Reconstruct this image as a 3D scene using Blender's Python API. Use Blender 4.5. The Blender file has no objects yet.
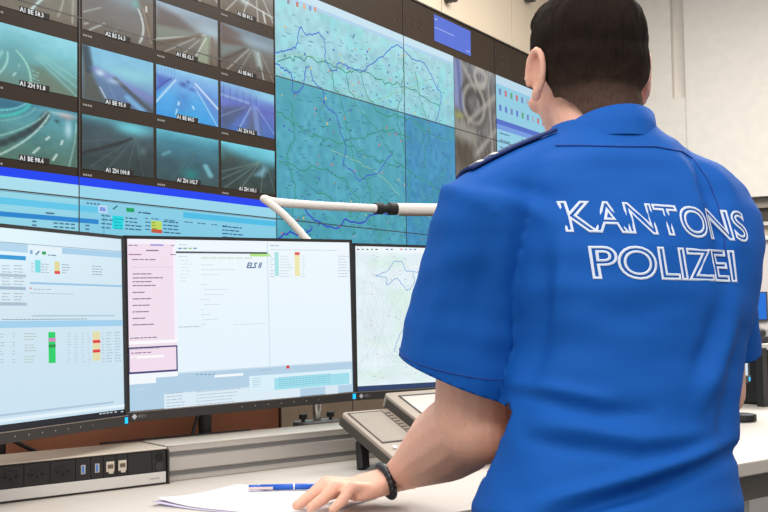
import bpy, bmesh, math, random
import numpy as np
from mathutils import Vector, Matrix, noise
from mathutils.bvhtree import BVHTree
random.seed(7); np.random.seed(7)
scene = bpy.context.scene
col = scene.collection
rad = math.radians

# ------------------------------------------------------------------ camera
FPX = 1067.0
PITCH, ROLL, EYE = rad(2.9), rad(.85), 1.05
F = Vector((0, math.cos(PITCH), math.sin(PITCH)))
R0 = Vector((1, 0, 0)); U0 = R0.cross(F)
CR = math.cos(ROLL)*R0 - math.sin(ROLL)*U0
CU = math.sin(ROLL)*R0 + math.cos(ROLL)*U0
CAM = Vector((0, 0, EYE))
cd = bpy.data.cameras.new('camera'); cam = bpy.data.objects.new('camera', cd); col.objects.link(cam)
cd.sensor_width = 36; cd.lens = FPX/768*36; cd.clip_start = .05
cam.matrix_world = Matrix(((CR.x, CU.x, -F.x, CAM.x), (CR.y, CU.y, -F.y, CAM.y), (CR.z, CU.z, -F.z, CAM.z), (0, 0, 0, 1)))
scene.camera = cam
# ------------------------------------------------------------------ light
world = bpy.data.worlds.new('world'); scene.world = world; world.use_nodes = True
bg = world.node_tree.nodes['Background']; bg.inputs[0].default_value = (1, .97, .93, 1); bg.inputs[1].default_value = .72
def area(name, loc, size, power, color=(1, .96, .9), target=None):
    l = bpy.data.lights.new(name, 'AREA'); l.shape = 'RECTANGLE'; l.size, l.size_y = size; l.energy = power; l.color = color
    o = bpy.data.objects.new(name, l); col.objects.link(o); o.location = loc
    d = (Vector(target) if target else Vector((loc[0], loc[1], 0))) - Vector(loc)
    o.rotation_euler = d.to_track_quat('-Z', 'Y').to_euler()
    return o
area('ceiling_light_front', (.2, .9, 3.3), (2.4, .9), 34)
area('ceiling_light_desk', (-.6, 3.0, 3.4), (2.4, .9), 40)
area('fill_light_hall', (2.0, 5.0, 3.5), (2.4, 1.8), 215)  # unseen fill added to brighten the concrete side wall
area('fill_light_rear', (-.5, -1.3, 3.2), (2.6, 1.2), 75)  # fill added behind the camera to lift the surfaces facing it
area('wash_light_wall', (1.55, 5.2, 3.55), (.5, 3.6), 26)  # unseen wash added to lighten the upper part of the display wall
vs = scene.view_settings
vs.view_transform = 'Standard'; vs.look = 'None'; vs.exposure = 0; vs.gamma = 1; vs.use_curve_mapping = False

# ------------------------------------------------------------------ helpers
def ray(x, y): return F + CR*((x-384)/FPX) - CU*((y-256)/FPX)
def at(x, y, Y):
    v = ray(x, y); return CAM + v*(Y/v.y)
def on_plane(x, y, p, n):
    v = ray(x, y); return CAM + v*((p-CAM).dot(n)/v.dot(n))
def lin(c):
    return tuple(((v/255)/12.92 if v/255 <= .04045 else ((v/255+.055)/1.055)**2.4) for v in c)

MATS = {}
def mat(name, rgb, rough=.5, metal=0, spec=.5, bump=0, scale=60, vary=0, detail=3, emit=0, stretch=None, coat=0):
    """principled material with procedural noise for tone and relief; rgb is sRGB 0-255"""
    if name in MATS: return MATS[name]
    m = bpy.data.materials.new(name); m.use_nodes = True; nt = m.node_tree; b = nt.nodes['Principled BSDF']
    c = lin(rgb)
    b.inputs['Base Color'].default_value = (*c, 1); b.inputs['Roughness'].default_value = rough
    b.inputs['Metallic'].default_value = metal; b.inputs['Specular IOR Level'].default_value = spec
    if coat: b.inputs['Coat Weight'].default_value = coat
    if emit:
        b.inputs['Emission Color'].default_value = (*c, 1); b.inputs['Emission Strength'].default_value = emit
    if vary or bump:
        tc = nt.nodes.new('ShaderNodeTexCoord'); nz = nt.nodes.new('ShaderNodeTexNoise')
        nz.inputs['Scale'].default_value = scale; nz.inputs['Detail'].default_value = detail
        src = tc.outputs['Object']
        if stretch:
            mp = nt.nodes.new('ShaderNodeMapping'); mp.inputs['Scale'].default_value = stretch
            nt.links.new(src, mp.inputs['Vector']); src = mp.outputs['Vector']
        nt.links.new(src, nz.inputs['Vector'])
        if vary:
            rp = nt.nodes.new('ShaderNodeMapRange'); rp.inputs['From Min'].default_value = .3; rp.inputs['From Max'].default_value = .7
            rp.inputs['To Min'].default_value = 1-vary; rp.inputs['To Max'].default_value = 1+vary
            nt.links.new(nz.outputs['Fac'], rp.inputs['Value'])
            mx = nt.nodes.new('ShaderNodeVectorMath'); mx.operation = 'SCALE'; mx.inputs[0].default_value = c
            nt.links.new(rp.outputs['Result'], mx.inputs['Scale']); nt.links.new(mx.outputs['Vector'], b.inputs['Base Color'])
        if bump:
            bp = nt.nodes.new('ShaderNodeBump'); bp.inputs['Strength'].default_value = bump; bp.inputs['Distance'].default_value = .002
            nt.links.new(nz.outputs['Fac'], bp.inputs['Height']); nt.links.new(bp.outputs['Normal'], b.inputs['Normal'])
    MATS[name] = m; return m

def screen_mat(name, strength, base=.02, rough=.35, spec=.3):
    m = bpy.data.materials.new(name); m.use_nodes = True; nt = m.node_tree; b = nt.nodes['Principled BSDF']
    a = nt.nodes.new('ShaderNodeVertexColor'); a.layer_name = 'Col'
    nt.links.new(a.outputs['Color'], b.inputs['Emission Color']); b.inputs['Emission Strength'].default_value = strength
    b.inputs['Base Color'].default_value = (base*1.15, base, base*.88, 1); b.inputs['Roughness'].default_value = rough; b.inputs['Specular IOR Level'].default_value = spec
    return m

def tag(o, label=None, cat=None, group=None, kind=None):
    if label: o['label'] = label
    if cat: o['category'] = cat
    if group: o['group'] = group
    if kind: o['kind'] = kind
    return o
def frame(origin, x, y, z):
    return Matrix(((x.x, y.x, z.x, origin.x), (x.y, y.y, z.y, origin.y), (x.z, y.z, z.z, origin.z), (0, 0, 0, 1)))
def empty(name, M, label=None, cat=None, **k):
    o = bpy.data.objects.new(name, None); o.empty_display_size = .05; col.objects.link(o)
    o.matrix_world = M if isinstance(M, Matrix) else Matrix.Translation(M)
    return tag(o, label, cat, **k)
def obj(name, bm, m, parent=None, smooth=False, bevel=0, seg=2):
    me = bpy.data.meshes.new(name)
    if isinstance(bm, bmesh.types.BMesh):
        bmesh.ops.recalc_face_normals(bm, faces=bm.faces); bm.to_mesh(me); bm.free()
    else: me = bm
    for mm in (m if isinstance(m, (list, tuple)) else [m]): me.materials.append(mm)
    o = bpy.data.objects.new(name, me); col.objects.link(o)
    if parent: o.parent = parent
    if smooth:
        for p in me.polygons: p.use_smooth = True
    if bevel:
        b = o.modifiers.new('bevel', 'BEVEL'); b.width = bevel; b.segments = seg; b.limit_method = 'ANGLE'; b.angle_limit = rad(40)
    return o
def box(bm, x0, x1, y0, y1, z0, z1, M=None):
    v = [bm.verts.new((x, y, z)) for z in (z0, z1) for y in (y0, y1) for x in (x0, x1)]
    for q in ((0, 2, 3, 1), (4, 5, 7, 6), (0, 1, 5, 4), (2, 6, 7, 3), (0, 4, 6, 2), (1, 3, 7, 5)): bm.faces.new([v[i] for i in q])
    if M is not None:
        for w in v: w.co = M @ w.co
    return v
def part_box(name, parent, m, *d, bevel=0, M=None):
    bm = bmesh.new(); box(bm, *d, M=M); return obj(name, bm, m, parent, bevel=bevel)
def prism(bm, pts, z0, z1):
    a = [bm.verts.new((x, y, z0)) for x, y in pts]; b = [bm.verts.new((x, y, z1)) for x, y in pts]; n = len(pts)
    bm.faces.new(a[::-1]); bm.faces.new(b)
    for i in range(n): bm.faces.new((a[i], a[(i+1) % n], b[(i+1) % n], b[i]))
def rrect(w, h, r, cx=0, cy=0, n=5):
    p = []
    for sx, sy, a0 in ((1, 1, 0), (-1, 1, 90), (-1, -1, 180), (1, -1, 270)):
        for i in range(n+1):
            a = rad(a0+90*i/n); p.append((cx+sx*(w/2-r)+r*math.cos(a), cy+sy*(h/2-r)+r*math.sin(a)))
    return p
def frames_along(pts):
    pts = [Vector(p) for p in pts]; T = []
    for i in range(len(pts)):
        T.append((pts[min(i+1, len(pts)-1)]-pts[max(i-1, 0)]).normalized())
    n = T[0].cross(Vector((0, 0, 1)))
    if n.length < .2: n = T[0].cross(Vector((0, 1, 0)))
    n.normalize(); out = []
    for i, t in enumerate(T):
        n = (n - t*n.dot(t)).normalized(); out.append((pts[i], t, n, t.cross(n)))
    return out
def tube(bm, pts, radii, seg=12, cap='round', flat=None):
    """tapered tube; radii number/list (or (a,b) pairs along normal/binormal)"""
    pts = [Vector(p) for p in pts]
    if not isinstance(radii, (list, tuple)): radii = [radii]*len(pts)
    radii = [r if isinstance(r, (tuple, list)) else (r, r) for r in radii]
    fr = frames_along(pts); rings = []
    def ring(c, n, b, ra, rb): return [bm.verts.new(c + n*(ra*math.cos(2*math.pi*k/seg)) + b*(rb*math.sin(2*math.pi*k/seg))) for k in range(seg)]
    if cap == 'round':
        c, t, n, b = fr[0]; r = radii[0]; m = min(r)
        for a in (80, 55, 28): rings.append(ring(c - t*(m*math.sin(rad(a))), n, b, r[0]*math.cos(rad(a)), r[1]*math.cos(rad(a))))
    for (c, t, n, b), r in zip(fr, radii): rings.append(ring(c, n, b, r[0], r[1]))
    if cap == 'round':
        c, t, n, b = fr[-1]; r = radii[-1]; m = min(r)
        for a in (28, 55, 80): rings.append(ring(c + t*(m*math.sin(rad(a))), n, b, r[0]*math.cos(rad(a)), r[1]*math.cos(rad(a))))
    for A, B in zip(rings, rings[1:]):
        for k in range(seg): bm.faces.new((A[k], A[(k+1) % seg], B[(k+1) % seg], B[k]))
    if cap: bm.faces.new(rings[0][::-1]); bm.faces.new(rings[-1])
    return rings
def spline(pts, n=8):
    pts = [Vector(p) for p in pts]; P = [pts[0]*2-pts[1]]+pts+[pts[-1]*2-pts[-2]]; out = []
    for i in range(1, len(P)-2):
        for k in range(n):
            t = k/n; a, b, c, d = P[i-1], P[i], P[i+1], P[i+2]
            out.append(.5*((2*b)+(c-a)*t+(2*a-5*b+4*c-d)*t*t+(3*b-a-3*c+d)*t*t*t))
    out.append(pts[-1]); return out
def ellipsoid(bm, c, rx, ry, rz, X=Vector((1, 0, 0)), Y=Vector((0, 1, 0)), Z=Vector((0, 0, 1)), u=20, v=12):
    M = frame(Vector(c), X*rx, Y*ry, Z*rz)
    bmesh.ops.create_uvsphere(bm, u_segments=u, v_segments=v, radius=1, matrix=M)
def remesh(bm, voxel, smooth=2, fac=.5):
    me = bpy.data.meshes.new('tmp'); bmesh.ops.recalc_face_normals(bm, faces=bm.faces); bm.to_mesh(me); bm.free()
    o = bpy.data.objects.new('tmp', me); col.objects.link(o)
    r = o.modifiers.new('r', 'REMESH'); r.mode = 'VOXEL'; r.voxel_size = voxel
    if smooth:
        s = o.modifiers.new('s', 'SMOOTH'); s.factor = fac; s.iterations = smooth
    dg = bpy.context.evaluated_depsgraph_get(); dg.update()
    out = bpy.data.meshes.new_from_object(o.evaluated_get(dg)); bpy.data.objects.remove(o); return out
def text_polys(s, size, outline=0, bold=0, shear=0, align='LEFT', res=3):
    """(verts, faces) of flat lettering, x right, y up"""
    c = bpy.data.curves.new('t', 'FONT'); c.body = s; c.size = size; c.resolution_u = res; c.align_x = align; c.shear = shear; c.offset = bold
    if outline: c.fill_mode = 'NONE'; c.bevel_depth = outline; c.bevel_resolution = 0
    o = bpy.data.objects.new('t', c); col.objects.link(o)
    dg = bpy.context.evaluated_depsgraph_get(); dg.update()
    me = bpy.data.meshes.new_from_object(o.evaluated_get(dg))
    V = [tuple(v.co) for v in me.vertices]; Fc = [tuple(p.vertices) for p in me.polygons]
    bpy.data.objects.remove(o); bpy.data.meshes.remove(me); return V, Fc

class Painter:
    """flat luminous picture made of coloured polygons on a plane (x right, y up, z out)"""
    def __init__(s, M): s.M = M; s.V = []; s.F = []; s.C = []; s.z = 0; s.o = M.translation; s.x = M.col[0].xyz; s.y = M.col[1].xyz; s.n = M.col[2].xyz
    def px(s, x, y):
        d = on_plane(x, y, s.o, s.n)-s.o; return d.dot(s.x), d.dot(s.y)
    def poly(s, pts, c, z=None):
        b = len(s.V); z = s.z if z is None else z
        s.V += [(p[0], p[1], z) for p in pts]; s.F.append(list(range(b, b+len(pts)))); L = lin(c); s.C += [L]*len(pts)
    def rect(s, x0, y0, x1, y1, c, c2=None):
        s.poly([(x0, y0), (x1, y0), (x1, y1), (x0, y1)], c)
    def prect(s, x0, y0, x1, y1, c):
        xm, ym = (x0+x1)/2, (y0+y1)/2
        a = s.px(x0, ym)[0]; b = s.px(x1, ym)[0]; t = s.px(xm, y0)[1]; d = s.px(xm, y1)[1]; s.rect(a, d, b, t, c); return a, d, b, t
    def line(s, pts, w, c):
        for (x0, y0), (x1, y1) in zip(pts, pts[1:]):
            dx, dy = x1-x0, y1-y0; l = math.hypot(dx, dy) or 1; a, b = -dy/l*w/2, dx/l*w/2; ex, ey = dx/l*w*.3, dy/l*w*.3
            s.poly([(x0-a-ex, y0-b-ey), (x1-a+ex, y1-b+ey), (x1+a+ex, y1+b+ey), (x0+a-ex, y0+b-ey)], c)
    def pline(s, pts, w, c): s.line([s.px(*p) for p in pts], w, c)
    def words(s, x, y, n, h, c, gap=.6, length=None):
        """greeked small print: a run of word-long dashes starting at x, baseline y"""
        for _ in range(n):
            w = h*random.uniform(1.5, 4.5) if length is None else length
            s.rect(x, y, x+w, y+h*.55, c); x += w+h*gap
        return x
    def pwords(s, x, y, n, hpx, c, **k):
        a = s.px(x, y); b = s.px(x, y-hpx); s.words(a[0], a[1], n, b[1]-a[1], c, **k)
    def text(s, t, x, y, size, c, **k):
        V, Fc = text_polys(t, size, **k); b = len(s.V); L = lin(c)
        s.V += [(x+v[0], y+v[1], s.z) for v in V]; s.F += [[i+b for i in f] for f in Fc]; s.C += [L]*len(V)
    def grid(s, x0, y0, x1, y1, img):
        """img[row from top, column, rgb sRGB]: colours at the corners of a fine grid"""
        h, w = img.shape[:2]; b = len(s.V)
        a = img/255.; a = np.where(a <= .04045, a/12.92, ((a+.055)/1.055)**2.4)
        for j in range(h):
            for i in range(w): s.V.append((x0+(x1-x0)*i/(w-1), y1-(y1-y0)*j/(h-1), s.z))
        s.C += [tuple(q) for q in a.reshape(-1, 3)]
        for j in range(h-1):
            for i in range(w-1): s.F.append([b+j*w+i, b+(j+1)*w+i, b+(j+1)*w+i+1, b+j*w+i+1])
    def up(s, d=.0003): s.z += d
    def build(s, name, m, parent, local=None):
        me = bpy.data.meshes.new(name); me.from_pydata(s.V, [], s.F)
        a = me.color_attributes.new('Col', 'FLOAT_COLOR', 'POINT')
        a.data.foreach_set('color', np.array([(*c, 1) for c in s.C], dtype=np.float32).ravel())
        o = obj(name, me, m, parent); 
        if local is not None: o.matrix_local = local
        return o

def smooth_noise(h, w, cells, seed):
    r = np.random.RandomState(seed); g = r.rand(cells+2, cells+2)
    y = np.linspace(0, cells, h); x = np.linspace(0, cells, w); yi = y.astype(int); xi = x.astype(int)
    fy = (y-yi)[:, None]; fx = (x-xi)[None]; fy = fy*fy*(3-2*fy); fx = fx*fx*(3-2*fx)
    return (g[yi][:, xi]*(1-fy)*(1-fx)+g[yi+1][:, xi]*fy*(1-fx)+g[yi][:, xi+1]*(1-fy)*fx+g[yi+1][:, xi+1]*fy*fx)
class Img:
    """tiny raster painted analytically: becomes grid colours of a screen"""
    def __init__(s, h, w, stops, seed=0, amp=10):
        s.h, s.w = h, w; s.T, s.S = np.meshgrid(np.linspace(0, 1, h), np.linspace(0, 1, w), indexing='ij')
        t = [q[0] for q in stops]; s.a = np.stack([np.interp(s.T, t, [q[1][k] for q in stops]) for k in range(3)], -1)
        s.seed = seed; s.noise(5, amp); s.noise(14, amp*.6)
    def noise(s, cells, amp):
        s.seed += 1; s.a += ((smooth_noise(s.h, s.w, cells, s.seed)-.5)*2*amp)[..., None]
    def mix(s, m, c): s.a = s.a*(1-m[..., None])+np.array(c, float)*m[..., None]
    def poly(s, pts, c, alpha=1, soft=.012):
        d = np.full(s.S.shape, 1e9); inside = np.zeros(s.S.shape, bool); n = len(pts)
        for i in range(n):
            (x0, y0), (x1, y1) = pts[i], pts[(i+1) % n]
            dx, dy = x1-x0, y1-y0; t = np.clip(((s.S-x0)*dx+(s.T-y0)*dy)/(dx*dx+dy*dy+1e-12), 0, 1)
            d = np.minimum(d, np.hypot(s.S-x0-t*dx, s.T-y0-t*dy))
            cr = ((y0 > s.T) != (y1 > s.T)) & (s.S < (x1-x0)*(s.T-y0)/((y1-y0) or 1e-9)+x0); inside ^= cr
        sd = np.where(inside, d, -d); s.mix(np.clip(sd/soft*.5+.5, 0, 1)*alpha, c)
    def line(s, pts, w, c, alpha=1, w1=None):
        n = len(pts)-1
        for i, ((x0, y0), (x1, y1)) in enumerate(zip(pts, pts[1:])):
            dx, dy = x1-x0, y1-y0; t = np.clip(((s.S-x0)*dx+(s.T-y0)*dy)/(dx*dx+dy*dy+1e-12), 0, 1)
            d = np.hypot(s.S-x0-t*dx, (s.T-y0-t*dy)); ww = w if w1 is None else w+(w1-w)*(i+t)/n
            s.mix(np.clip(1.4-d/ww, 0, 1)*alpha, c)
    def blob(s, x, y, rx, ry, c, alpha=1):
        s.mix(np.exp(-((s.S-x)/rx)**2-((s.T-y)/ry)**2)*alpha, c)
    def out(s): return np.clip(s.a, 0, 255)
def curve2(a, b, c, n=9):
    return [tuple((1-t)**2*np.array(a)+2*t*(1-t)*np.array(b)+t*t*np.array(c)) for t in np.linspace(0, 1, n)]

# ------------------------------------------------------------------ frames of reference
PW, PH = 1.2, .675                                   # one display panel of the video wall
WYAW = rad(31.51)
WX = Vector((math.sin(WYAW), math.cos(WYAW), 0)); WN = Vector((math.cos(WYAW), -math.sin(WYAW), 0)); UP = Vector((0, 0, 1))
WO = Vector((-.4998, 4.9582, 2.1577))                # map's left seam, second row's upper seam
WM = frame(WO, WX, UP, WN)
DYAW = rad(52.3)
DE = Vector((math.sin(DYAW), math.cos(DYAW), 0)); DN = Vector((math.cos(DYAW), -math.sin(DYAW), 0))
DO = Vector((-.402, 1.957, 0)); DZ = .74             # desk frame: e along the desk, n towards the front
def dk(e, n, z=DZ): return DO + DE*e + DN*n + UP*z
DM = frame(DO, DE, -DN, UP)                          # local x = e, y = -n, z = up
def d_hit(x, y, n):
    p = on_plane(x, y, dk(0, n, 0), DN); return (p-DO).dot(DE), p.z

# ------------------------------------------------------------------ structure
carpet = mat('carpet', (78, 76, 76), .95, bump=.6, scale=400, vary=.15)
concrete = mat('concrete', (222, 216, 208), .85, bump=.35, scale=14, vary=.035, detail=6)
beige = mat('beige_cladding', (188, 174, 154), .5, vary=.02, scale=3)
plinth = mat('dark_brown_plinth', (84, 70, 54), .6, vary=.08, scale=20)
bm = bmesh.new(); box(bm, -4, 7, -1.5, 12.5, -.05, 0); tag(obj('floor', bm, carpet), kind='structure')
CU_ = 3.52*PW                                        # corner of the two walls along the video wall
wb = empty('wall_back', WM, kind='structure')
part_box('backing', wb, mat('wall_backing', (150, 140, 126), .8, vary=.03, scale=4), -2.6*PW, CU_, -2.1577, 1.9, -.30, -.08)
pw_ = 1.03; u0 = None
e0 = (on_plane(447, 20, WO, WN)-WO).dot(WX)
for k in range(-4, 4):                                # cladding panels above the displays
    a, b = e0+k*pw_, e0+(k+1)*pw_
    a, b = max(a, -2.55*PW), min(b, CU_-.002)
    if b-a > .05: part_box('cladding_panel', wb, beige, a+.004, b-.004, PH+.012, 1.9, -.08, -.035, bevel=.003)
e1 = (on_plane(356, 400, WO, WN)-WO).dot(WX)
for k in range(-5, 4):
    a, b = max(e1+k*.9, -2.55*PW), min(e1+(k+1)*.9, CU_-.002)
    if b-a > .05: part_box('plinth_panel', wb, plinth, a+.004, b-.004, -2.15, -2*PH-.02, -.08, -.02, bevel=.003)
# side wall of concrete, at right angles to the display wall
CORNER = WO + WX*CU_; CORNER.z = 0
SX, SN = WN.copy(), -WX                              # runs towards the viewer's right, faces back along the display wall
SM = frame(CORNER, SX, UP, SX.cross(UP))
SNn = SX.cross(UP)
def s_hit(x, y):
    p = on_plane(x, y, CORNER, SNn); d = p-CORNER; return d.dot(SX), d.z
sg = 1 if SNn.dot(-WX) > 0 else -1                   # local z towards the room
ws = empty('wall_right', SM, kind='structure')
def sbox(name, m, x0, x1, z0, z1, d0, d1, bevel=0): return part_box(name, ws, m, x0, x1, z0, z1, min(sg*d0, sg*d1), max(sg*d0, sg*d1), bevel=bevel)
xr0, zr1 = s_hit(672, 4); xr1, zr0 = s_hit(686, 97); xr0 = s_hit(671, 50)[0]; xr1 = s_hit(685, 50)[0]
zb = s_hit(752, 197)[1]
zt = 4.3
sbox('concrete_slab', concrete, 0, xr0, zb, zt, -.25, 0)
sbox('concrete_slab', concrete, xr0, xr1, zb, zr0, -.25, 0)
sbox('concrete_slab', concrete, xr1, 7, zb, zt, -.25, .015)
sbox('slot_back', concrete, xr0, xr1, zr0, zt, -.25, -.07)
zz = [s_hit(763, y)[1] for y in (197, 207, 222, 225.5, 236, 240)]
sbox('window_head', mat('window_head_grey', (142, 132, 120), .6, vary=.03, scale=8), 0, 7, zz[1], zz[0], -.25, -.06)
gl = sbox('window_pane', mat('dark_window_glass', (74, 66, 58), .15, spec=.6), 0, 7, zz[2], zz[1], -.25, -.10)
sbox('window_sill', mat('pale_sill', (205, 198, 188), .5), 0, 7, zz[3], zz[2], -.25, .02)
sbox('parapet_band', mat('parapet_beige', (176, 160, 140), .6, vary=.03, scale=6), 0, 7, zz[4], zz[3], -.25, -.03)
sbox('parapet_ledge', mat('white_ledge', (226, 222, 214), .5), 0, 7, zz[5], zz[4], -.25, .04)
sbox('lower_slab', mat('pale_plaster', (214, 206, 202), .8, vary=.02, scale=5), 0, 7, 0, zz[5], -.25, 0)

# ------------------------------------------------------------------ video wall
vwall = empty('video_wall', WM, 'large video wall of tiled display panels with road cameras and a map', 'video wall')
panel_m = mat('display_glass_black', (46, 37, 30), .45, spec=.08)
wall_scr = screen_mat('video_wall_light', 1.0, base=.010, rough=.45, spec=.06)
for r in range(-1, 2):
    for c in range(-2, 3):
        x0, x1 = c*PW, (c+1)*PW; y1, y0 = -r*PH, -(r+1)*PH
        part_box('display_panel', vwall, panel_m, x0+.0016, x1-.0016, y0+.0016, y1-.0016, -.078, -.001)
part_box('edge_trim', vwall, mat('black_edge', (30, 28, 27), .5), -2*PW-.02, 3*PW+.02, PH+.001, PH+.011, -.078, .006)
M_seam = mat('seam_black', (26, 24, 24), .5)
for c in range(-1, 3): part_box('panel_seam', vwall, M_seam, c*PW-.0021, c*PW+.0021, -2*PH, PH, -.001, .0026)
for r in (0, 1): part_box('panel_seam', vwall, M_seam, -2*PW, 3*PW, -r*PH-.0024, -r*PH+.0024, -.001, .0027)
# --- camera pictures
def tile(c, r, image, label, shade=1.0):
    x0 = (-1.332+.3333*c+.006)*PW; x1 = x0+.319*PW
    if c == 1: x0 += .006
    v1 = .837-.39*r; v0 = v1-.304
    p = Painter(WM); p.z = .0006
    s_ = 1
    p.grid(x0, -v1*PH, x1, -v0*PH, np.clip(image.out()*shade, 0, 255)); p.up()
    w = (x1-x0)
    p.rect(x0+w*.31, -v1*PH-.003, x0+w*.31+len(label)*.0134, -v1*PH+.019, (34, 32, 32)); p.up()
    p.text(label, x0+w*.315, -v1*PH, .0235, (226, 230, 232), res=1, bold=.0006)
    p.words(x0+.004, -v1*PH-.026, 4, .014, (150, 146, 142), gap=.2, length=.009)
    return p.build('camera_feed', wall_scr, vwall)
GH, GW = 54, 78
def feed(stops, seed, amp=8): return Img(GH, GW, stops, seed, amp)
W_ = (205, 235, 235)
# row 0 = lowest row
f = feed([(0, (70, 140, 160)), (.25, (80, 150, 160)), (1, (78, 112, 100))], 1)
f.poly([(0, .0), (.5, .0), (.35, .12), (0, .22)], (40, 100, 130), .8, .05)
f.line(curve2((0, .33), (.3, .28), (.43, .02)), .02, (60, 190, 180), .9); f.line(curve2((0, .22), (.25, .2), (.4, .0)), .012, (120, 215, 215), .8)
f.line(curve2((0, .85), (.55, .45), (.63, .12)), .05, (44, 62, 66), .85); f.line(curve2((0, .7), (.5, .4), (.62, .1)), .01, (160, 210, 205), .7)
f.line(curve2((.05, 1), (.5, .6), (.66, .13)), .012, (190, 225, 215), .85); f.line(curve2((0, .42), (.4, .3), (.5, .05)), .008, (150, 210, 205), .5)
for a, b in (((.47, .85), (.54, .74)), ((.62, .58), (.66, .52)), ((.70, .93), (.75, .81)), ((.80, .62), (.82, .55))): f.line([a, b], .012, (215, 235, 230), .9)
f.line([(.9, 1), (.97, .55), (.99, .2)], .01, (170, 215, 205), .7); f.poly([(.93, 1), (1, .4), (1, 1)], (70, 92, 76), .7, .05)
f.blob(.89, .33, .045, .16, (190, 225, 235), .8); f.blob(.87, .1, .1, .05, (205, 120, 120), .7); f.blob(.8, .08, .2, .04, (190, 225, 230), .6); f.blob(.75, .22, .03, .03, (40, 60, 66), .8)
tile(0, 0, f, 'A1 BE 98.6')
f = feed([(0, (60, 120, 136)), (.2, (56, 78, 88)), (1, (44, 60, 62))], 5)
f.blob(.68, .1, .32, .14, (110, 205, 220), .9); f.blob(.2, .02, .2, .05, (90, 160, 170), .7); f.blob(.35, .2, .12, .12, (60, 84, 92), .7)
f.line(curve2((0, .72), (.4, .5), (.68, .3)), .03, (38, 44, 48), .8)
for a in ((.1, .95), (.3, 1.0), (.6, 1.02), (.85, 1.0)): f.line([(.74, .25), a], .008, (86, 112, 114), .6)
f.line([(0, .5), (.6, .32)], .012, (80, 104, 112), .5); f.blob(.84, .5, .05, .08, (92, 118, 122), .7); f.blob(.8, .85, .3, .2, (40, 52, 52), .5)
tile(1, 0, f, 'A1 ZH 100.8')
f = feed([(0, (92, 180, 200)), (.22, (62, 128, 148)), (.6, (52, 92, 106)), (1, (54, 80, 84))], 9, 6)
f.blob(.53, .82, .13, .13, (30, 130, 130), .85); f.line([(.78, .6), (.86, .78)], .05, (120, 190, 205), .8); f.line([(.1, .5), (.2, .42)], .03, (110, 180, 195), .6)
for a in ((.0, .9), (.2, 1), (.42, 1)): f.line([(.6, .35), a], .009, (70, 110, 118), .6)
f.blob(.2, .75, .2, .2, (48, 74, 82), .4)
tile(2, 0, f, 'A1 ZH 102.7')
f = feed([(0, (110, 205, 225)), (.22, (80, 160, 178)), (.45, (48, 76, 80)), (1, (44, 62, 60))], 13, 7)
f.poly([(0, .12), (.55, .35), (0, .55)], (54, 60, 54), .6, .1)
for a in ((0, .66), (0, .82), (.05, 1), (.3, 1.05)): f.line([(.72, .3), a], .012, (112, 132, 124), .65)
f.line([(.78, .34), (.72, 1)], .01, (100, 126, 122), .6); f.line([(.86, .4), (1, .95)], .01, (90, 116, 112), .6)
f.poly([(.62, .62), (.8, .4), (.84, .46), (.76, .62)], (140, 200, 220), .8, .06); f.blob(.9, .15, .25, .15, (120, 210, 228), .6)
tile(3, 0, f, 'A1 ZH 103.1')
# row 1
f = feed([(0, (140, 208, 222)), (.3, (124, 196, 206)), (.6, (108, 170, 172)), (1, (98, 128, 118))], 17, 6)
f.blob(.25, .55, .3, .35, (84, 146, 150), .6); f.poly([(.5, 1), (.45, .62), (.6, .6), (.98, 1.0)], (104, 118, 100), .7, .06)
f.line(curve2((.04, .95), (.2, .72), (.18, .48)), .011, (170, 222, 214), .8); f.line(curve2((0, .72), (.1, .6), (.12, .48)), .02, (140, 200, 196), .6)
f.line(curve2((.44, .98), (.46, .62), (.28, .42)), .012, (160, 220, 200), .8)
for k in range(5): f.line([(.46, .7+k*.065), (.53, .715+k*.065)], .008, (150, 215, 200), .7)
for k in range(3): f.line([(.5+k*.03, .45-k*.03), (.99, .98-k*.16)], .016, (140, 198, 190), .55)
f.line([(.24, .86), (.27, .8)], .011, (190, 225, 220), .8); f.line([(.3, .68), (.31, .65)], .01, (180, 220, 215), .6)
tile(0, 1, f, 'A1 ZH 91.8')
f = feed([(0, (128, 190, 222)), (.35, (130, 190, 215)), (.6, (110, 150, 190)), (1, (84, 100, 128))], 21, 6)
f.poly([(0, 0), (.06, .02), (.1, .35), (.34, 1), (0, 1)], (78, 82, 74), .9, .05); f.line([(.05, .05), (.1, .45)], .06, (44, 62, 78), .8)
f.poly([(.1, .38), (.45, .5), (.98, 1), (.36, 1)], (88, 118, 158), .8, .05); f.line([(.2, .4), (1, .75)], .07, (128, 128, 196), .6)
f.line([(.45, .5), (1, 1)], .04, (72, 78, 84), .85); f.line([(.24, .72), (.36, 1)], .012, (190, 205, 225), .85)
f.blob(.24, .45, .06, .06, (205, 225, 240), .9); f.blob(.42, .55, .1, .05, (180, 215, 235), .7); f.line([(.62, .8), (.84, 1)], .05, (120, 180, 225), .8); f.blob(.7, .35, .3, .12, (140, 205, 215), .7)
f.line([(.3, .5), (.5, 1)], .008, (120, 150, 185), .6)
tile(1, 1, f, 'A1 BE 95.0')
f = feed([(0, (136, 196, 228)), (.2, (120, 170, 226)), (.6, (70, 160, 222)), (1, (60, 150, 220))], 25, 6)
f.poly([(0, .2), (.26, .22), (0, .55)], (70, 90, 180), .8, .05); f.poly([(.6, .22), (1, .4), (1, .9)], (104, 130, 205), .7, .06)
f.line([(.3, .22), (0, .75)], .016, (190, 225, 245), .9); f.line([(.22, .22), (0, .5)], .012, (50, 70, 150), .8); f.line([(.62, .2), (1, .62)], .022, (200, 228, 245), .9); f.line([(.6, .26), (.98, .98)], .012, (190, 220, 245), .7)
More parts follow.
